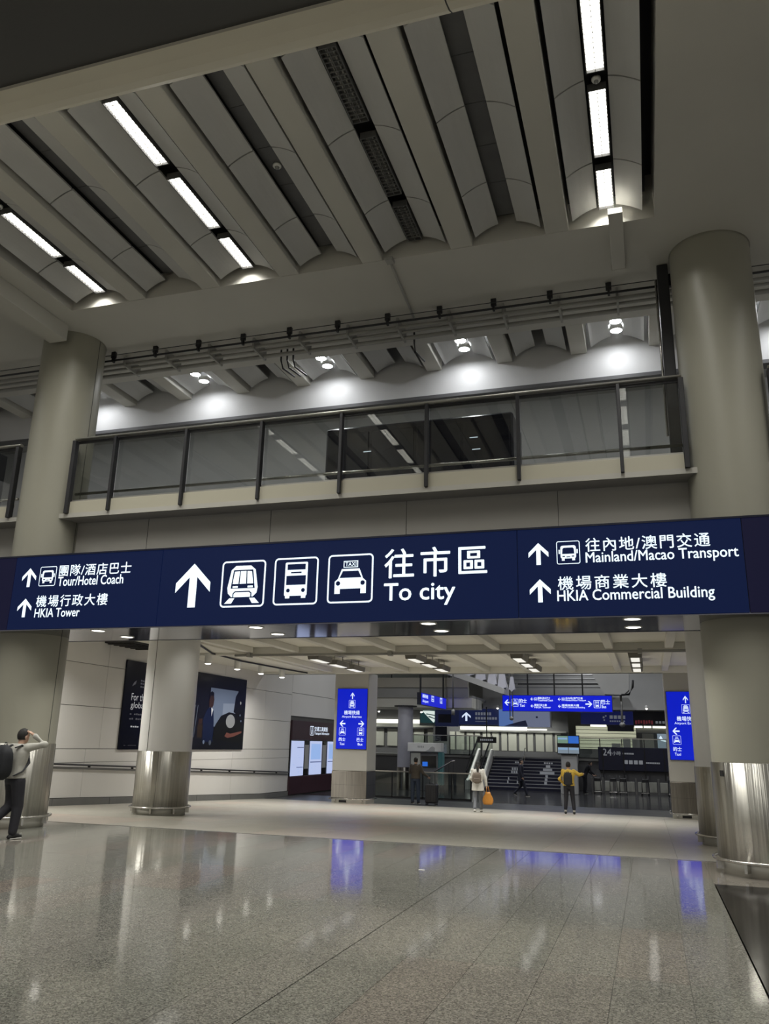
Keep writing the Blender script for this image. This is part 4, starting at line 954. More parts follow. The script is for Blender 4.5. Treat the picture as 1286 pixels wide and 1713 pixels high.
# glass barrier by the landing
def low_barrier(label, xs, y, z, h=1.08):
    t = thing('glass_barrier', label, 'barrier', ((xs[0] + xs[-1]) / 2, y, z))
    for a, b in zip(xs[:-1], xs[1:]): B('glass_pane', 'thin_glass', t, (a + 0.03, b - 0.03, y - 0.006, y + 0.006, z + 0.06, z + h))
    for x in xs: B('post', 'dark_metal', t, (x - 0.025, x + 0.025, y - 0.03, y + 0.03, z, z + h))
    B('handrail', 'steel', t, (xs[0], xs[-1], y - 0.03, y + 0.03, z + h, z + h + 0.05)); B('base_channel', 'dark_metal', t, (xs[0], xs[-1], y - 0.03, y + 0.03, z, z + 0.06))
low_barrier('low glass barrier behind the man with the suitcase', [-12.4, -11.0, -9.6, -8.3, -7.45], 36.2, FZ)
low_barrier('glass barrier along the raised level beside the escalator', [-14.2, -12.8, -11.4, -10.2, -9.5], 49.25, 1.02, 1.1)
low_barrier('glass barrier along the raised level above the stairs', [-3.9, -2.7, -1.5, -0.3, 0.9], 49.25, 1.02, 1.1)
t = thing('sloping_handrail', 'pale sloping handrail with balusters beside the ticket kiosk', 'handrail', (-9.9, 41.5, FZ))
m = MB(); m.tube([(-0.55, 0, 0.95), (0.4, 0, 1.5), (0.55, 0, 1.52)], 0.04, 8); m.build('rail', 'steel', t, local=True)
for i in range(5): B('baluster', 'dark_metal', t, (-0.5 + 0.24 * i, -0.48 + 0.24 * i, -0.01, 0.01, 0, 0.95 + 0.14 * i), local=True)

# stairs with printed risers, between escalators
st_ = thing('staircase', 'wide navy-fronted staircase with pale treads between escalators', 'staircase', (-6.7, 46.5, FZ))
NR, RH, TR = 10, 0.167, 0.28
for i in range(NR):
    B('riser', 'navy_paint', st_, (-2.0, 2.0, TR * i, TR * i + 0.03, RH * i, RH * (i + 1) - 0.03), local=True)
    B('tread', 'tread', st_, (-2.02, 2.02, TR * i - 0.02, TR * (i + 1) + 0.02, RH * (i + 1) - 0.03, RH * (i + 1)), local=True)
for i in range(1, NR - 1):      # faint printed arrow and figures across the risers
    A = Art((-6.7, 46.5 + TR * i, FZ + RH * i), (1, 0, 0), (0, 0, 1), (0, -1, 0), 0.004)
    if i in (2, 3, 4, 5, 6, 7): 
        wv = {2: .07, 3: .07, 4: .07, 5: .40, 6: .25, 7: .12}[i]; A.rect(1.15 - wv, 0, 1.15 + wv, RH - 0.035, 'letter_dim')
    if i in (5, 6): 
        for k in range(5): A.rect(-0.85 + 0.13 * k, 0, -0.76 + 0.13 * k, RH - 0.04, 'letter_dim')
    if i == 8:
        for k in range(4): A.rect(-0.75 + 0.13 * k, 0.03, -0.66 + 0.13 * k, RH - 0.05, 'letter_dim'); A.rect(0.9 + 0.13 * k, 0.03, 0.99 + 0.13 * k, RH - 0.05, 'letter_dim')
    if i in (2, 3): A.rect(-0.95, 0, -0.88, RH - 0.04, 'letter_dim'); A.rect(-0.42, 0, -0.35, RH - 0.04, 'letter_dim')
    if A.mb.f: tag(A.build('riser_print', st_), kind='stuff')
m = MB(); m.tube([(-0.22, -0.1, 0.72), (-0.22, 2.6, 2.2), (-0.22, 2.9, 2.2)], 0.03, 8); m.build('handrail', 'steel', st_, local=True)
for i in range(4): B('handrail_post', 'steel', st_, (-0.235, -0.205, 0.2 + 0.7 * i, 0.23 + 0.7 * i, 0.1 + 0.4 * i, 0.88 + 0.385 * i), local=True)
glow('strip_white', (0.9, 0.92, 0.85), 0.75)
def escalator(label, x, w):
    e = thing('escalator', label, 'escalator', (x, 46.0, FZ))
    for s in (-w / 2, w / 2):
        m = MB(); m.prism([(-0.4, 0.0), (0.2, 0.0), (3.5, 1.68), (3.5, 2.05), (3.0, 2.05), (0.1, 0.5), (-0.4, 0.45)], 'x', s - 0.09, s + 0.09); sp = m.build('side_panel', 'white_paint', e, local=True)
        m = MB(); m.tube([(s, -0.3, 0.50), (s, 0.05, 0.54), (s, 2.95, 2.09), (s, 3.4, 2.09)], 0.045 if s < 0 else 0.02, 8); m.build('light_strip', 'strip_white', sp, local=True)
        m = MB(); m.tube([(s, -0.45, 0.9), (s, 0.1, 1.3), (s, 3.0, 2.75), (s, 3.5, 2.8)], 0.05, 8); m.build('moving_handrail', 'black_metal', e, local=True)
        m = MB(); m.prism([(-0.4, 0.45), (0.1, 0.5), (3.0, 2.05), (3.5, 2.05), (3.5, 2.75), (3.0, 2.7), (0.1, 1.25), (-0.42, 0.85)], 'x', s - 0.008, s + 0.008); m.build('balustrade_glass', 'thin_glass', e, local=True)
    for i in range(9): B('step', 'cart_grey', e, (-w / 2 + 0.1, w / 2 - 0.1, 0.2 + 0.33 * i, 0.55 + 0.33 * i, 0.0 if i == 0 else 0.17 * i - 0.12, 0.17 * (i + 1)), local=True)
escalator('white-sided escalator beside the stairs, on the ticket kiosk side', -9.25, 0.75)
escalator('white-sided escalator beside the stairs, under the video screens', -4.26, 0.5)
t = thing('overhead_plate', 'small dark sign plate above the escalator', 'sign', (-8.85, 47.5, 1.75))
B('plate', 'screen_black', t, (-0.55, 0.55, 0, 0.06, 0, 0.33), bev=0.01, local=True)
for k in range(7): B('mark', 'letter_dim', t, (-0.38 + 0.11 * k, -0.30 + 0.11 * k, -0.004, 0.0, 0.12, 0.22), local=True)
B('stem', 'dark_metal', t, (-0.03, 0.03, 0.01, 0.05, 0.33, 2.0), local=True)

# video screens on a pillar
vp = thing('screen_pillar', 'grey pillar carrying four video screens in front of the shops', 'display', (-4.0, 44.3, FZ))
B('pillar', 'plaster_grey', vp, (-0.40, 0.40, 0.0, 0.5, 0, 1.95), bev=0.02, local=True); B('screen_frame', 'screen_black', vp, (-0.56, 0.56, -0.12, 0.3, 1.95, 2.9), bev=0.02, local=True)
for k, (x, z, mt) in enumerate(((-0.53, 2.5, 'screen_green'), (0.01, 2.5, 'screen_blue'), (-0.53, 2.0, 'screen_grey'), (0.01, 2.0, 'screen_grey'))):
    s_ = B('screen', mt, vp, (x, x + 0.52, -0.135, -0.12, z, z + (0.36 if k < 2 else 0.3)), local=True)
    if k != 1: B('picture_band', 'screen_sky', s_, (x + 0.02, x + 0.5, -0.138, -0.135, z + 0.18, z + 0.28), local=True)

# shops on the raised level
sh = thing('shop_unit', 'row of pale tall cabinet doors under a lit band behind the stairs', 'shop front', (-9.0, 52.0, 0.98))
B('back', 'plaster_dark', sh, (-13.2, -4.7, 52.3, 52.5, 0.98, 3.8)); B('lit_band', 'shop_band', sh, (-11.4, -7.2, 52.15, 52.3, 2.55, 2.88)); B('band_frame', 'grey_metal', sh, (-11.45, -4.8, 52.05, 52.3, 2.44, 2.55))
B('lit_strip', 'shop_band', sh, (-7.15, -6.0, 52.15, 52.3, 2.58, 2.66))
x = -12.1; k = 0
while x < -5.3:
    wv = 0.34 + 0.16 * ((k * 5) % 3) / 2; B('cabinet_door', 'cabinet_face', sh, (x, x + wv, 52.2, 52.3, 1.32, 2.42), bev=0.01); x += wv + 0.10 + 0.06 * (k % 2); k += 1
B('counter', 'plaster_dark', sh, (-13.2, -4.7, 51.9, 52.3, 0.98, 1.3))
for x in (-12.0, -10.0, -8.0, -6.0):  # unseen lamps added behind the banners to light the cabinet doors
    tr = B('fill_lamp_tray', 'white_paint', sh, (x - 0.4, x + 0.4, 50.9, 51.1, 3.3, 3.36)); louvred_lamp(tr, (x + 9.0 - 9.0 - sh.location[0], 51.0 - 52.0, 3.29 - 0.98), 0.7, 0.15, 34, 170, (0.98, 1.0, 0.92))
shl = thing('shop_unit', 'lit shop counters under the far gallery beside the distant round column', 'shop front', (-16, 55, 0.98))
B('back', 'plaster_dark', shl, (-21, -13.3, 55.2, 55.4, 0.98, 3.9)); B('lit_band', 'shop_band', shl, (-20, -13.6, 55.0, 55.2, 2.95, 3.2)); B('sign_band', 'cabinet_face', shl, (-20, -13.6, 55.0, 55.2, 2.7, 2.95))
for i in range(7): B('cabinet_door', 'cabinet_face', shl, (-20 + 0.95 * i, -19.3 + 0.95 * i, 55.1, 55.2, 1.45, 2.6), bev=0.01)
for x in (-18.5, -15.5):  # unseen lamps added here to light the shop counters
    tr = B('fill_lamp_tray', 'white_paint', shl, (x - 0.4, x + 0.4, 53.6, 53.8, 3.4, 3.46)); louvred_lamp(tr, (x + 16, 53.7 - 55, 3.39 - 0.98), 0.7, 0.15, 45, 170, (0.98, 1.0, 0.92))
B('canopy', 'dark_metal', shl, (-20, -13.6, 54.8, 55.2, 2.6, 2.7))
bn = thing('shop_banner', 'navy shop banner with a white up arrow', 'sign', (-9.5, 50, 2.8))
B('board', 'banner_navy', bn, (-11.0, -8.55, 50.0, 50.395, 2.82, 3.74)); A = Art((-11, 50.0, 2.82), (1, 0, 0), (0, 0, 1), (0, -1, 0), 0.004)
A.arrow(0.18, 0.2, 0.72, 0.72, 'letter_small'); 
for k in range(6): A.rect(1.0 + 0.17 * k, 0.55, 1.12 + 0.17 * k, 0.72, 'letter_dim')
for k in range(8): A.rect(1.0 + 0.17 * k, 0.3, 1.13 + 0.17 * k, 0.44, 'letter_dim')
A.rect(1.0, 0.17, 1.75, 0.2, 'letter_dim'); A.build('print', bn)
b2 = thing('shop_banner', 'pale blue advert banner with a dark streamlined shape', 'sign', (-7.2, 49.9, 2.7))
B('board', 'ad_blue_b', b2, (-8.55, -5.58, 49.95, 50.395, 2.74, 3.72)); A = Art((-8.55, 49.95, 2.74), (1, 0, 0), (0, 0, 1), (0, -1, 0), 0.004)
A.poly([(0, 0), (0.9, 0), (0.7, 0.98), (0, 0.98)], 'ad_blue_a'); A.poly([(0.3, 0.02), (1.3, 0.3), (1.6, 0.36), (1.72, 0.02)], 'ad_navy', 2)
A.rect(2.2, 0.5, 2.32, 0.6, 'ad_navy', 2); A.build('print', b2)
b3 = thing('shop_banner', 'dark information screen panel beside the green and white poster', 'sign', (-11.8, 50, 1.8))
B('board', 'ad_navy', b3, (-12.5, -11.02, 50.0, 50.395, 2.68, 3.66)); B('lower_board', 'navy_paint', b3, (-12.5, -11.75, 50.0, 50.1, 1.8, 2.66)); B('screen', 'navy_paint', b3, (-12.3, -11.5, 49.98, 50.0, 2.9, 3.4))
b4 = thing('shop_banner', 'dark green poster with a white slanting shape', 'poster', (-13, 50, 2.88))
B('board', 'poster_green', b4, (-13.45, -12.52, 50.0, 50.395, 2.88, 3.72)); A = Art((-13.45, 50, 2.88), (1, 0, 0), (0, 0, 1), (0, -1, 0), 0.004)
A.poly([(0.1, 0.72), (0.85, 0.0), (0.92, 0.1), (0.92, 0.7), (0.6, 0.72)], 'poster_white'); A.poly([(0.35, 0.5), (0.92, 0.42), (0.92, 0.47), (0.4, 0.56)], 'poster_green', 2); A.poly([(0.5, 0.35), (0.92, 0.22), (0.92, 0.27), (0.55, 0.41)], 'poster_green', 2); A.build('print', b4)
s2 = thing('shop_unit', 'cream lit shop with slatted wall and navy sign board', 'shop front', (-2.4, 52.5, 0.98))
B('back', 'shop_cream_glow', s2, (-4.3, -0.75, 53.0, 53.1, 1.55, 2.9))
for k in range(6): B('slat', 'cabinet_face', s2, (-4.3, -0.75, 52.96, 53.0, 1.62 + 0.21 * k, 1.65 + 0.21 * k))
sb = B('sign_board', 'shop_navy', s2, (-3.9, -0.85, 51.95, 52.1, 2.98, 3.76)); B('drop_board', 'navy_paint', s2, (-2.36, -0.85, 51.95, 52.1, 2.6, 2.97)); B('lamp_strip', 'shop_band', s2, (-3.35, -2.42, 52.0, 52.1, 2.86, 2.96)); B('counter', 'plaster_dark', s2, (-4.3, -0.75, 52.0, 52.6, 0.98, 1.55))
A = Art((-3.9, 51.95, 2.98), (1, 0, 0), (0, 0, 1), (0, -1, 0), 0.004)
for k in range(4): A.rect(1.7 + 0.24 * k, 0.34, 1.88 + 0.24 * k, 0.54, 'letter_dim')
for k in range(7): A.rect(1.7 + 0.13 * k, 0.16, 1.79 + 0.13 * k, 0.24, 'letter_dim')
A.disc(1.35, 0.42, 0.06, 'letter_dim'); A.disc(1.48, 0.5, 0.05, 'letter_dim'); A.disc(1.38, 0.26, 0.05, 'letter_dim'); A.build('print', sb)
for k, (x, w_2, h_2) in enumerate(((-2.15, 0.5, 0.3), (-1.5, 0.42, 0.62), (-0.98, 0.42, 0.62))):
    B('display_stand', 'plaster_grey', s2, (x, x + w_2, 51.8, 51.95, 1.55, 1.6 + h_2))
s3 = thing('shop_unit', 'shop with red lettering and bright lamps beside the blue-signed pillar', 'shop front', (0.3, 52.3, 0.98))
B('back', 'plaster_dark', s3, (-0.75, 5.0, 53.0, 53.1, 0.98, 3.9)); sb3 = B('sign_board', 'navy_paint', s3, (-0.84, 5.0, 51.95, 52.1, 2.96, 3.76))
A = Art((-0.84, 51.95, 2.96), (1, 0, 0), (0, 0, 1), (0, -1, 0), 0.004)
for k in range(7): A.rect(0.1 + 0.15 * k, 0.06 + 0.03 * (k % 3), 0.2 + 0.15 * k, 0.28 + 0.03 * (k % 2), 'red_letters')
for k in range(4): A.rect(1.25 + 0.19 * k, 0.12, 1.38 + 0.19 * k, 0.26, 'letter_dim')
A.build('print', sb3)
for a, b in ((-0.8, -0.35), (-0.28, 0.15), (0.22, 1.1), (1.2, 2.2)): B('lamp_strip', 'shop_band', s3, (a, b, 52.0, 52.1, 2.82, 2.93))
B('fitting_band', 'cabinet_face', s3, (-0.7, 5.0, 52.05, 52.2, 2.55, 2.8)); B('shelf_unit', 'cabinet_face', s3, (-0.4, 0.25, 52.1, 52.3, 1.6, 2.5)); B('poster', 'screen_grey', s3, (0.45, 1.1, 52.1, 52.3, 1.65, 2.5))
A = Art((0.45, 52.1, 1.65), (1, 0, 0), (0, 0, 1), (0, -1, 0), 0.004); A.poly([(0.1, 0.6), (0.2, 0.75), (0.3, 0.55), (0.6, 0.42), (0.6, 0.36), (0.2, 0.45)], 'letter'); A.build('print', s3)
for i, (x, y, z) in enumerate(((-15.5, 48.0, 3.47), (-12.95, 48.4, 3.47), (-11.0, 49.85, 3.85), (-8.6, 49.85, 3.8), (-0.05, 49.85, 3.85))):
    t = thing('spot_lamp', f'tiny bright spot lamp above the far shop signs, {ORD[i]} from the information wall side', 'spot lamp', (x, y, z), group='spot lamps above the far shop signs')
    m = MB(); m.lathe([(0.07, 0.0), (0.09, 0.12), (0.05, 0.16)], seg=12); m.build('shade', 'white_paint', t, local=True)
    m = MB(); m.ell((0, -0.01, -0.02), (0.065, 0.065, 0.05), 10, 6); m.build('bulb', 'lamp_disc', t, local=True)
    if y > 49: B('arm', 'grey_metal', t, (-0.02, 0.02, 0.0, 50.4 - y, 0.13, 0.16), local=True)

# dark counter block with the number 24 and luggage trolley bay
cb = thing('counter_block', 'dark counter front with large numerals 24 above the trolley bay', 'counter', (-0.9, 48.2, FZ))
B('front', 'navy_paint', cb, (-2.75, 4.95, 48.0, 48.3, 0.45, 1.68), bev=0.02); B('lower_front', 'plaster_dark', cb, (-2.9, 4.95, 48.25, 48.5, FZ, 0.45))
for x in (-2.5, -1.4, -0.3, 0.7): B('upright', 'black_metal', cb, (x - 0.03, x + 0.03, 47.96, 48.0, 0.0, 1.6))
A = Art((-2.75, 48.0, 0.45), (1, 0, 0), (0, 0, 1), (0, -1, 0), 0.004)
A.text('24', 0.25, 0.78, 0.72, 1.14, 'letter_dim', weight=0.01); A.text('小時', 0.76, 0.80, 1.2, 1.02, 'letter_dim', weight=0.01)
for k in range(6): A.rect(1.3 + 0.1 * k, 0.86, 1.38 + 0.1 * k, 0.94, 'letter_dim')
for k in range(4): A.rect(1.35 + 0.26 * k, 0.36, 1.55 + 0.26 * k, 0.56, 'letter_dim')
for k in range(8): A.rect(2.5 + 0.09 * k, 0.40, 2.57 + 0.09 * k, 0.48, 'letter_dim')
A.build('lettering', cb)
tb = thing('trolley_bay', 'luggage trolley bay of short grey posts and pale low panels', 'trolley bay', (-0.8, 46.6, FZ))
for i in range(9):
    x = -3.05 + 0.56 * i
    ps = B('post', 'cart_grey', tb, (x - 0.045, x + 0.045, 46.555, 46.645, FZ, FZ + 0.78), bev=0.01); B('cap', 'grey_metal', ps, (x - 0.05, x + 0.05, 46.55, 46.65, FZ + 0.78, FZ + 0.8))
    if i < 8: B('low_panel', 'cabinet_face', tb, (x + 0.08, x + 0.48, 47.0, 47.03, FZ + 0.12, FZ + 0.62), bev=0.01)
B('base_rail', 'cart_grey', tb, (-3.1, 1.5, 46.98, 47.05, FZ, FZ + 0.12))
proto = None
TN = ['nearest the video screens', 'third from the video screens', 'fourth from the video screens', 'below the numerals 24', 'nearest the blue-signed pillar']
for i, (x, a) in enumerate(((-2.75, 0.1), (-1.95, 0.0), (-1.45, 0.03), (-0.35, -0.1), (0.95, 0.1))):
    lab = f'dark luggage trolley in the bay, {TN[i]}'
    if proto is None:
        proto = thing('luggage_trolley', lab, 'trolley', (x, 46.2, FZ), a, 'luggage trolleys')
        m = MB(); m.tube([(-0.18, 0.1, 0.12), (-0.16, 0.05, 0.95), (0.16, 0.05, 0.95), (0.18, 0.1, 0.12)], 0.02, 8); m.build('handle_frame', 'black_metal', proto, local=True)
        B('platform', 'steel', proto, (-0.2, 0.2, -0.35, 0.1, 0.1, 0.13), bev=0.01, local=True); B('basket', 'black_metal', proto, (-0.15, 0.15, -0.05, 0.05, 0.62, 0.8), bev=0.02, local=True)
        for wx, wy in ((-0.17, 0.05), (0.17, 0.05), (-0.17, -0.3), (0.17, -0.3)):
            m = MB(); m.tube([(wx - 0.02, wy, 0.05), (wx + 0.02, wy, 0.05)], 0.05, 10); m.build('wheel', 'black_metal', proto, local=True)
    else:
        q = copy_tree(proto); q.location = (x, 46.2, FZ); q.rotation_euler = (0, 0, a); q['label'] = lab

# unseen lamps added high up to brighten the far hall
for i, (x, y) in enumerate(((-12.5, 36), (-7.5, 36), (-2.5, 36), (1.8, 37), (-12.5, 40), (-5.5, 40.5), (1.8, 45), (-3.2, 47))):
    t = thing('hall_fill_light', f'unseen fill lamp added over the far hall, {ORD[i]} of the eight', 'ceiling light', (x, y, 8.9), group='added fill lamps of the far hall')
    m = MB(); m.lathe([(0.25, 0.0), (0.2, 0.08), (0.06, 0.1), (0.001, 0.1)], seg=20); m.build('shade', 'white_paint', t, local=True)
    m = MB(); m.lathe([(0.24, 0.01), (0.001, 0.0)], seg=20); m.build('lamp_disc', 'tube_light_soft', t, local=True)
    louvred_lamp(t, (0, 0, -0.01), 0.45, 0.45, 60 if x < -12 else 130, 150, (0.95, 0.97, 1.0), disk=True)

# ================================================================== PEOPLE
def remeshed(name, mb, mat, parent, voxel=0.014, smooth=3):
    """melt overlapping tapered volumes into one continuous surface"""
    me = mb.mesh(name, mat); o = bpy.data.objects.new('tmp', me); COL.objects.link(o)
    r = o.modifiers.new('r', 'REMESH'); r.mode = 'VOXEL'; r.voxel_size = voxel; r.use_smooth_shade = True
    s = o.modifiers.new('s', 'SMOOTH'); s.iterations = smooth; s.factor = 0.5
    out = bpy.data.meshes.new_from_object(o.evaluated_get(bpy.context.evaluated_depsgraph_get()))
    bpy.data.objects.remove(o); bpy.data.meshes.remove(me)
    out.materials.clear(); out.materials.append(MATS[mat])
    for p in out.polygons: p.use_smooth = True; p.material_index = 0
    q = bpy.data.objects.new(name, out); COL.objects.link(q); q.parent = parent; return q
def limb(mb, pts, rad):
    P = [Vector(p) for p in pts]
    mb.tube(P, rad, 12)
    for p, r in zip(P, rad):
        rr = r if not isinstance(r, tuple) else min(r)
        mb.ell(p, (rr, rr, rr), 10, 6)
def torso(mb, rings):
    rows = [[(cx + rx * math.cos(2 * PI * k / 20), cy + ry * math.sin(2 * PI * k / 20), z) for k in range(20)] for (cx, cy, z, rx, ry) in rings]
    mb.grid(rows, closed_u=True); mb.face(rows[0][::-1]); mb.face(rows[-1])
for n_, c_ in (('skin', (0.52, 0.33, 0.24)), ('hair', (0.012, 0.010, 0.009)), ('sweater', (0.40, 0.39, 0.35)), ('dark_cloth', (0.016, 0.016, 0.022)), ('jeans', (0.035, 0.05, 0.085)), ('jacket_brown', (0.075, 0.062, 0.048)), ('white_cloth', (0.62, 0.60, 0.55)), ('grey_jeans', (0.15, 0.16, 0.18)), ('yellow_cloth', (0.60, 0.40, 0.06)), ('navy_cloth', (0.014, 0.016, 0.03)), ('pack_black', (0.010, 0.011, 0.014)), ('pack_brown', (0.15, 0.12, 0.095)), ('orange_bag', (0.55, 0.23, 0.035)), ('shoe_black', (0.012, 0.012, 0.012)), ('shoe_white', (0.65, 0.64, 0.6)), ('case_black', (0.014, 0.014, 0.018)), ('eye_dark', (0.02, 0.015, 0.012)), ('lip', (0.38, 0.17, 0.14))):
    paint(n_, c_, 0.75 if n_ not in ('case_black', 'orange_bag') else 0.4, 0.08, 14, bump=0.05, bscale=90)
def hand(mb, wrist, tip, palm_n, s=1.0, curl=0.5):
    """palm and five unequal, bent fingers from the wrist towards tip"""
    w = Vector(wrist); d = (Vector(tip) - w).normalized(); n = Vector(palm_n).normalized(); u = d.cross(n).normalized()
    mb.tube([w - d * 0.01, w + d * 0.045 * s, w + d * 0.09 * s], [(0.026 * s, 0.02 * s), (0.040 * s, 0.017 * s), (0.040 * s, 0.014 * s)], 10)
    for k, (off, ln) in enumerate(((-0.030, 0.068), (-0.010, 0.078), (0.010, 0.074), (0.029, 0.058))):
        b = w + d * 0.085 * s + u * off * s; c = b + d * ln * 0.5 * s + n * 0.012 * curl; e = c + (d * (1 - 0.6 * curl) + n * curl).normalized() * ln * 0.5 * s
        mb.tube([b - d * 0.01, c, e], [0.0105 * s, 0.0095 * s, 0.008 * s], 8)
    b = w + d * 0.03 * s - u * 0.034 * s; c = b + (d * 0.7 - u * 0.7) * 0.035 * s; e = c + (d * 0.95 - u * 0.2) * 0.03 * s
    mb.tube([b, c, e], [0.013 * s, 0.011 * s, 0.009 * s], 8)
def person(label, loc, rz, H, pose, top, bottom, shoe, long_hair=False, top_len=0.0, loose=1.0, hairmat='hair', sock=None, leg=1.0, sleeve=0.95):
    """built facing +Y, x to the person's right; pose maps joint names to points for a 1.72 m figure"""
    s = H / 1.72
    t = thing('person', label, 'person', loc, rz)
    J = dict(pelvis=(0, 0, 0.93), chest=(0, 0.0, 1.30), neck=(0, 0.0, 1.46), head=(0, 0.02, 1.60),
             hipR=(0.09, 0, 0.90), hipL=(-0.09, 0, 0.90), kneeR=(0.10, 0.02, 0.50), kneeL=(-0.10, 0.02, 0.50), ankR=(0.10, -0.02, 0.09), ankL=(-0.10, -0.02, 0.09),
             shR=(0.18, 0, 1.41), shL=(-0.18, 0, 1.41), elR=(0.23, -0.03, 1.14), elL=(-0.23, -0.03, 1.14), wrR=(0.24, 0.06, 0.90), wrL=(-0.24, 0.06, 0.90), haR=None, haL=None, toeR=None, toeL=None)
    J.update(pose)
    V = {k: (Vector(v) * s if v is not None else None) for k, v in J.items()}
    lean = V['chest'] - V['pelvis']
    def rings(f, z0, z1):
        base = [(0.84, 0.165, 0.115), (0.93, 0.170, 0.118), (1.03, 0.150, 0.105), (1.13, 0.148, 0.105), (1.24, 0.165, 0.115), (1.34, 0.180, 0.112), (1.41, 0.165, 0.095), (1.455, 0.085, 0.07)]
        out = []
        for z, rx, ry in base:
            if z < z0 or z > z1: continue
            k = (z * s - V['pelvis'].z) / max(0.01, lean.z); c = V['pelvis'] + lean * k
            out.append((c.x, c.y, z * s, rx * f * s, ry * f * s))
        return out
    b = MB(); torso(b, rings(0.93, 0.8, 1.5))
    limb(b, [V['neck'] - Vector((0, 0, 0.05)) * s, V['neck'] + (V['head'] - V['neck']) * 0.7], [0.05 * s, 0.052 * s])
    hd = V['head']
    b.ell(hd + Vector((0, 0, 0.015)) * s, (0.076 * s, 0.095 * s, 0.112 * s), 18, 12)
    b.ell(hd + Vector((0, 0.028, -0.055)) * s, (0.056 * s, 0.062 * s, 0.06 * s), 14, 8)            # jaw
    b.tube([hd + Vector((0, 0.085, 0.015)) * s, hd + Vector((0, 0.112, -0.018)) * s, hd + Vector((0, 0.09, -0.024)) * s], [0.009 * s, 0.014 * s, 0.012 * s], 8)
    for sx in (-1, 1): b.ell(hd + Vector((sx * 0.078, -0.005, -0.008)) * s, (0.012 * s, 0.022 * s, 0.032 * s), 10, 6)
    for sd in 'RL':
        sg_ = 1 if sd == 'R' else -1
        limb(b, [V['sh' + sd], V['el' + sd], V['wr' + sd]], [0.048 * s, 0.038 * s, 0.026 * s])
        ha = V['ha' + sd] if V['ha' + sd] is not None else V['wr' + sd] + (V['wr' + sd] - V['el' + sd]).normalized() * 0.1
        hand(b, V['wr' + sd], ha, (-sg_ * 0.9, 0.3, 0.1) if V['ha' + sd] is None else (hd - V['wr' + sd]) if (hd - ha).length < 0.25 else (-sg_, 0.2, -0.2), s)
        limb(b, [V['hip' + sd], V['knee' + sd], V['ank' + sd]], [0.078 * s, 0.052 * s, 0.036 * s])
    remeshed('body', b, 'skin', t, 0.0105 if H > 1 else 0.014, 2)
    # clothes
    c = MB(); f = 1.10 * loose; torso(c, [(x, y, z, rx * f / 1.0, ry * f * 1.05) for x, y, z, rx, ry in rings(1.0, 0.89 - top_len, 1.46)] if not top_len else [(V['pelvis'].x, V['pelvis'].y, (0.93 - top_len) * s, 0.20 * s * loose, 0.15 * s * loose)] + [(x, y, z, rx * f, ry * f * 1.05) for x, y, z, rx, ry in rings(1.0, 0.89, 1.46)])
    for sd in 'RL': limb(c, [V['sh' + sd] * 0.98 + V['chest'] * 0.02, V['el' + sd], V['el' + sd] + (V['wr' + sd] - V['el' + sd]) * sleeve], [0.068 * s * loose, 0.056 * s * loose, 0.043 * s * loose])
    c.tube([V['neck'] - Vector((0, 0, 0.04)) * s, V['neck'] + Vector((0, 0, 0.02)) * s], [0.095 * s, 0.07 * s], 14)
    remeshed('top', c, top, t, 0.015)
    c = MB(); torso(c, [(x, y, z, rx * 1.04, ry * 1.06) for x, y, z, rx, ry in rings(1.0, 0.8, 1.04)])
    for sd in 'RL': limb(c, [V['hip' + sd], V['knee' + sd], V['ank' + sd] + Vector((0, 0, 0.03 if not sock else 0.09)) * s], [0.098 * s * leg, 0.075 * s * leg, 0.062 * s * leg])
    remeshed('trousers', c, bottom, t, 0.015)
    for sd in 'RL':
        a = V['ank' + sd]; toe = V['toe' + sd] if V['toe' + sd] is not None else a + Vector((0, 0.15, -0.05)) * s
        d = (toe - a); dn = Vector((d.x, d.y, 0)).normalized()
        q = MB(); heel = a - dn * 0.05 * s + Vector((0, 0, -0.045)) * s
        q.tube([heel, a + dn * 0.03 * s + Vector((0, 0, -0.03)) * s, a * 0.4 + toe * 0.6 + Vector((0, 0, 0.0)), toe], [(0.042 * s, 0.04 * s), (0.047 * s, 0.055 * s), (0.046 * s, 0.035 * s), (0.034 * s, 0.022 * s)], 12)
        for p_, r_ in ((heel, 0.042), (toe, 0.03)): q.ell(p_, (r_ * s, r_ * s, 0.032 * s), 10, 6)
        so = remeshed('shoe', q, shoe, t, 0.012)
        z0 = min(heel.z, toe.z) - 0.04 * s
        q = MB(); q.tube([heel + Vector((0, 0, -0.03)) * s, toe + Vector((0, 0, -0.018)) * s], [(0.046 * s, 0.014 * s), (0.042 * s, 0.012 * s)], 12); q.build('sole', 'shoe_white' if shoe == 'shoe_black' else 'shoe_black', so, local=True)
        if sock:
            q = MB(); q.tube([a + Vector((0, 0, -0.02)) * s, a + Vector((0, 0, 0.11)) * s], [0.042 * s, 0.044 * s], 10); q.build('sock', sock, t, local=True)
    # hair: a cap over crown and nape, open at the face
    hm = MB(); n = 22; rows = []
    for i in range(12):
        ph = PI / 2 - i * (PI * 0.70) / 11; row = []
        for k in range(n):
            th = 2 * PI * k / n; front = math.sin(th)
            p2 = ph
            if front > 0.25: p2 = max(ph, PI / 2 - (PI / 2 - ph) * (0.62 - 0.12 * front) if ph < PI / 2 else ph)
            row.append(hd + Vector((0.084 * math.cos(p2) * math.cos(th), 0.103 * math.cos(p2) * math.sin(th) - 0.006, 0.020 + 0.118 * math.sin(p2))) * s)
        rows.append(row)
    hm.grid(rows, closed_u=True)
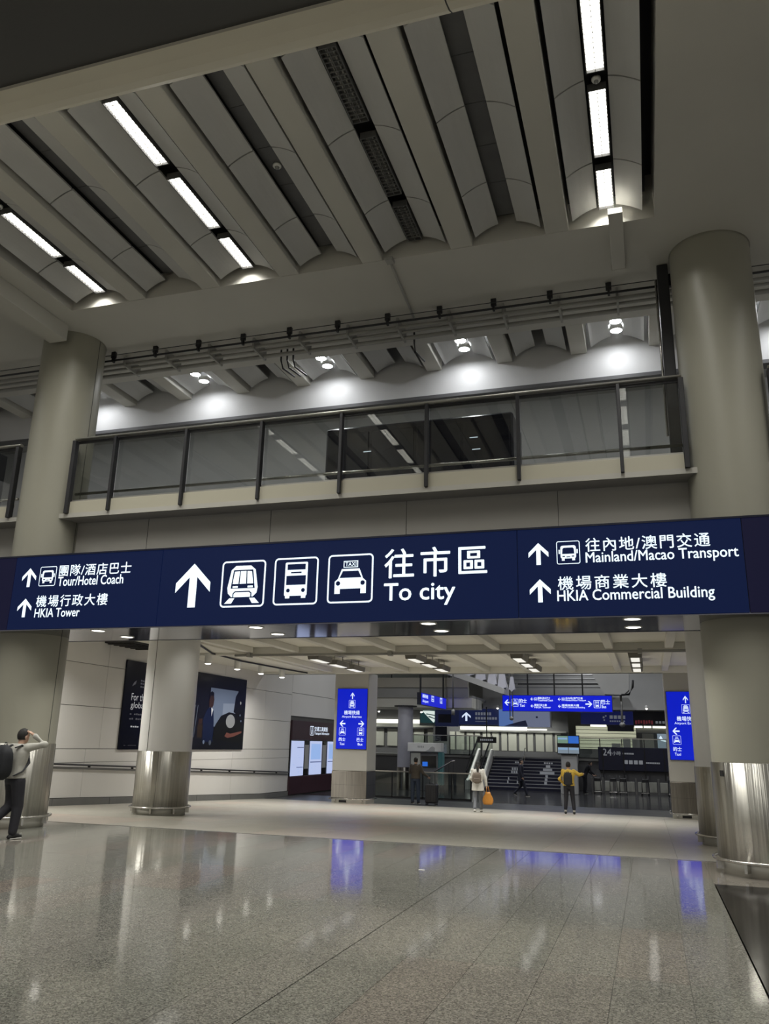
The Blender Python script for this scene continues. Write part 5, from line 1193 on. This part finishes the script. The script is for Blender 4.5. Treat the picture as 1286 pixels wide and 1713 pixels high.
    if long_hair:
        hm.tube([hd + Vector((0, -0.075, 0.03)) * s, hd + Vector((0, -0.10, -0.12)) * s, hd + Vector((0.01, -0.115, -0.27)) * s, hd + Vector((0.015, -0.10, -0.40)) * s], [(0.075 * s, 0.05 * s), (0.085 * s, 0.045 * s), (0.08 * s, 0.04 * s), (0.05 * s, 0.02 * s)], 14)
    hm.build('hair', hairmat, t, local=True)
    for sx in (-1, 1):
        e = MB(); e.ell(hd + Vector((sx * 0.032, 0.088, 0.018)) * s, (0.012 * s, 0.006 * s, 0.007 * s), 10, 6); e.build('eye', 'eye_dark', t, local=True)
    e = MB(); e.ell(hd + Vector((0, 0.092, -0.052)) * s, (0.024 * s, 0.006 * s, 0.007 * s), 10, 6); e.build('mouth', 'lip', t, local=True)
    return t
def on_person(rz, loc, p): 
    c, s = math.cos(rz), math.sin(rz); return (loc[0] + p[0] * c - p[1] * s, loc[1] + p[0] * s + p[1] * c, loc[2] + p[2])
def backpack(label, loc, rz, w, d, h, mat, s=1.0, tilt=0.0):
    """worn pack; origin at the wearer's back, z up, pack towards -Y"""
    t = thing('backpack', label, 'backpack', loc, rz)
    t.rotation_euler = (tilt, 0, rz)
    m = MB(); rows = []
    for i in range(9):
        v = i / 8; z = h * v; k = (1 - abs(2 * v - 1) ** 4) ** 0.5 if 0 < v < 1 else 0.35; k = max(k, 0.35)
        kd = k * (1.0 - 0.25 * v)
        row = []
        for j in range(20):
            a = 2 * PI * j / 20; ca, sa = math.cos(a), math.sin(a)
            row.append((w / 2 * k * math.copysign(abs(ca) ** 0.55, ca), -d / 2 + d / 2 * kd * math.copysign(abs(sa) ** 0.55, sa), z))
        rows.append(row)
    m.grid(rows, closed_u=True); m.face(rows[0][::-1]); m.face(rows[-1]); bd = m.build('body', mat, t, local=True)
    m = MB(); m.box(-w * 0.33, w * 0.33, -d * 1.08, -d * 0.8, h * 0.12, h * 0.5, bev=0.02); m.build('pocket', mat, t, local=True)
    m = MB(); m.tube([(-0.03, -d * 0.4, h), (-0.02, -d * 0.4, h + 0.04), (0.02, -d * 0.4, h + 0.04), (0.03, -d * 0.4, h)], 0.008, 6); m.build('grab_loop', mat, t, local=True)
    for sx in (-1, 1):
        m = MB(); m.tube([(sx * w * 0.3, 0.0, h * 0.92), (sx * w * 0.36, 0.10, h * 1.0), (sx * w * 0.42, 0.235, h * 0.85), (sx * w * 0.46, 0.245, h * 0.5), (sx * w * 0.5, 0.14, h * 0.25), (sx * w * 0.42, 0.0, h * 0.12)], [(0.03, 0.008)] * 6, 8); m.build('strap', mat, t, local=True)
    return t

# the man with the raised arm
L1 = (-9.84, 11.38, 0.0); R1 = math.radians(-15)
person('person in a pale sweater with a black backpack, hand raised to the head', L1, R1, 1.70,
       dict(kneeR=(0.09, 0.05, 0.50), ankR=(0.09, 0.02, 0.085), kneeL=(-0.09, 0.02, 0.49), ankL=(-0.09, -0.36, 0.16), toeL=(-0.09, -0.26, 0.055),
            head=(-0.01, 0.05, 1.59), shR=(0.19, 0.02, 1.42), elR=(0.33, 0.23, 1.47), wrR=(0.125, 0.13, 1.63), haR=(0.0, 0.09, 1.70), elL=(-0.27, -0.08, 1.16), wrL=(-0.24, 0.10, 0.98)), 'sweater', 'dark_cloth', 'shoe_black', loose=1.1, leg=1.16, sleeve=0.82)
backpack('bulky black backpack worn by the person with the raised arm', on_person(R1, L1, (0.0, -0.155, 0.90)), R1, 0.37, 0.25, 0.54, 'pack_black')
# man with suitcase
L2 = (-9.02, 32.9, -0.684); R2 = math.radians(-6)
person('person in a brown jacket and jeans standing beside an upright suitcase', L2, R2, 1.76, dict(ankR=(0.12, 0.0, 0.085), kneeR=(0.11, 0.02, 0.5), ankL=(-0.13, 0.02, 0.085), kneeL=(-0.12, 0.03, 0.5), elR=(0.30, 0.02, 1.15), wrR=(0.44, 0.16, 1.02), elL=(-0.26, 0.06, 1.15), wrL=(-0.12, 0.24, 1.12)), 'jacket_brown', 'jeans', 'shoe_black', loose=1.12)
su = thing('suitcase', 'black upright wheeled suitcase with its handle pulled out', 'suitcase', (-8.28, 32.6, -0.684), math.radians(-4))
B('shell', 'case_black', su, (-0.24, 0.24, -0.14, 0.14, 0.07, 0.78), bev=0.04, local=True)
for i in range(5): B('rib', 'case_black', su, (-0.2 + 0.09 * i, -0.165 + 0.09 * i, -0.152, -0.13, 0.13, 0.72), local=True)
m = MB(); m.tube([(-0.11, 0.08, 0.76), (-0.11, 0.08, 1.12), (0.11, 0.08, 1.12), (0.11, 0.08, 0.76)], 0.014, 8); m.build('pull_handle', 'black_metal', su, local=True)
m = MB(); m.tube([(-0.07, 0, 0.78), (-0.06, 0, 0.82), (0.06, 0, 0.82), (0.07, 0, 0.78)], 0.012, 8); m.build('carry_handle', 'case_black', su, local=True)
for x, y in ((-0.19, -0.1), (0.19, -0.1), (-0.19, 0.1), (0.19, 0.1)):
    m = MB(); m.tube([(x - 0.015, y, 0.033), (x + 0.015, y, 0.033)], 0.033, 12); m.build('wheel', 'black_metal', su, local=True)
# woman with orange bag
L3 = (-5.62, 28.45, ramp_z(28.45)); R3 = math.radians(8)
person('person with long dark hair in a white top, carrying an orange bag', L3, R3, 1.62, dict(ankR=(0.10, 0.24, 0.085), kneeR=(0.10, 0.16, 0.50), ankL=(-0.10, -0.22, 0.12), toeL=(-0.10, -0.10, 0.05), kneeL=(-0.10, 0.0, 0.48), elR=(0.27, -0.02, 1.14), wrR=(0.30, 0.02, 0.90), elL=(-0.25, 0.02, 1.14), wrL=(-0.2, 0.2, 1.05)), 'white_cloth', 'grey_jeans', 'shoe_white', long_hair=True, top_len=0.20, loose=1.12)
backpack('small brown backpack worn over the white top', on_person(R3, L3, (-0.02, -0.15, 0.92)), R3, 0.30, 0.16, 0.36, 'pack_brown')
bgx = on_person(R3, L3, (0.33, 0.02, 0.0))
ob = thing('shopping_bag', 'bright orange bag hanging from the hand of the person in white', 'bag', (bgx[0], bgx[1], ramp_z(28.45) + 0.25), R3)
m = MB(); rows = []
for i in range(7):
    v = i / 6; w2 = 0.17 * (0.75 + 0.5 * math.sin(PI * min(1, v * 1.1 + 0.05))) * (1 - 0.35 * v); d2 = 0.085 * (1 - 0.6 * v) + 0.01
    rows.append([(w2 * math.cos(2 * PI * k / 16), d2 * math.sin(2 * PI * k / 16), 0.40 * v) for k in range(16)])
m.grid(rows, closed_u=True); m.face(rows[0][::-1]); m.face(rows[-1]); m.build('bag_body', 'orange_bag', ob, local=True)
for dx in (-0.05, 0.05):
    m = MB(); m.tube([(dx, -0.02, 0.39), (dx * 0.5, 0, 0.55), (dx * 0.3, 0, 0.58), (dx, 0.02, 0.39)], 0.01, 6); m.build('handle', 'orange_bag', ob, local=True)
# yellow backpacker
L4 = (-2.80, 30.55, ramp_z(30.55)); R4 = math.radians(2)
person('person in a yellow jacket and black trousers holding one arm out', L4, R4, 1.74, dict(ankR=(0.15, -0.02, 0.085), kneeR=(0.12, 0.03, 0.5), ankL=(-0.14, 0.04, 0.085), kneeL=(-0.11, 0.05, 0.5), elR=(0.36, 0.08, 1.30), wrR=(0.46, 0.26, 1.32), elL=(-0.31, 0.02, 1.14), wrL=(-0.22, 0.18, 1.02)), 'yellow_cloth', 'dark_cloth', 'shoe_black', loose=1.16, sock='shoe_white')
backpack('flat black backpack worn over the yellow jacket', on_person(R4, L4, (-0.01, -0.165, 0.94)), R4, 0.30, 0.15, 0.46, 'pack_black')
# dark walker
person('dark-clothed person striding past the navy staircase', (-6.0, 41.0, FZ), math.radians(-80), 1.70, dict(ankR=(0.09, 0.26, 0.085), kneeR=(0.09, 0.16, 0.50), ankL=(-0.09, -0.30, 0.14), toeL=(-0.09, -0.19, 0.05), kneeL=(-0.09, 0.0, 0.48)), 'navy_cloth', 'navy_cloth', 'shoe_black', top_len=0.22, loose=1.1)
# person at the trolleys
person('dark-clothed person leaning over by the trolley bay', (-3.35, 45.6, FZ), math.radians(-70), 1.70, dict(chest=(0, 0.18, 1.26), neck=(0, 0.26, 1.40), head=(0, 0.33, 1.52), shR=(0.18, 0.22, 1.36), shL=(-0.18, 0.22, 1.36), elR=(0.24, 0.30, 1.10), wrR=(0.20, 0.46, 0.98), elL=(-0.24, 0.30, 1.10), wrL=(-0.20, 0.46, 0.98)), 'dark_cloth', 'dark_cloth', 'shoe_black')
m = MB(); 
tag(B('litter_scrap', 'shoe_white', None, (-3.02, -2.94, 11.2, 11.24, 0.0, 0.004)), 'tiny white scrap lying on the polished granite floor', 'litter')
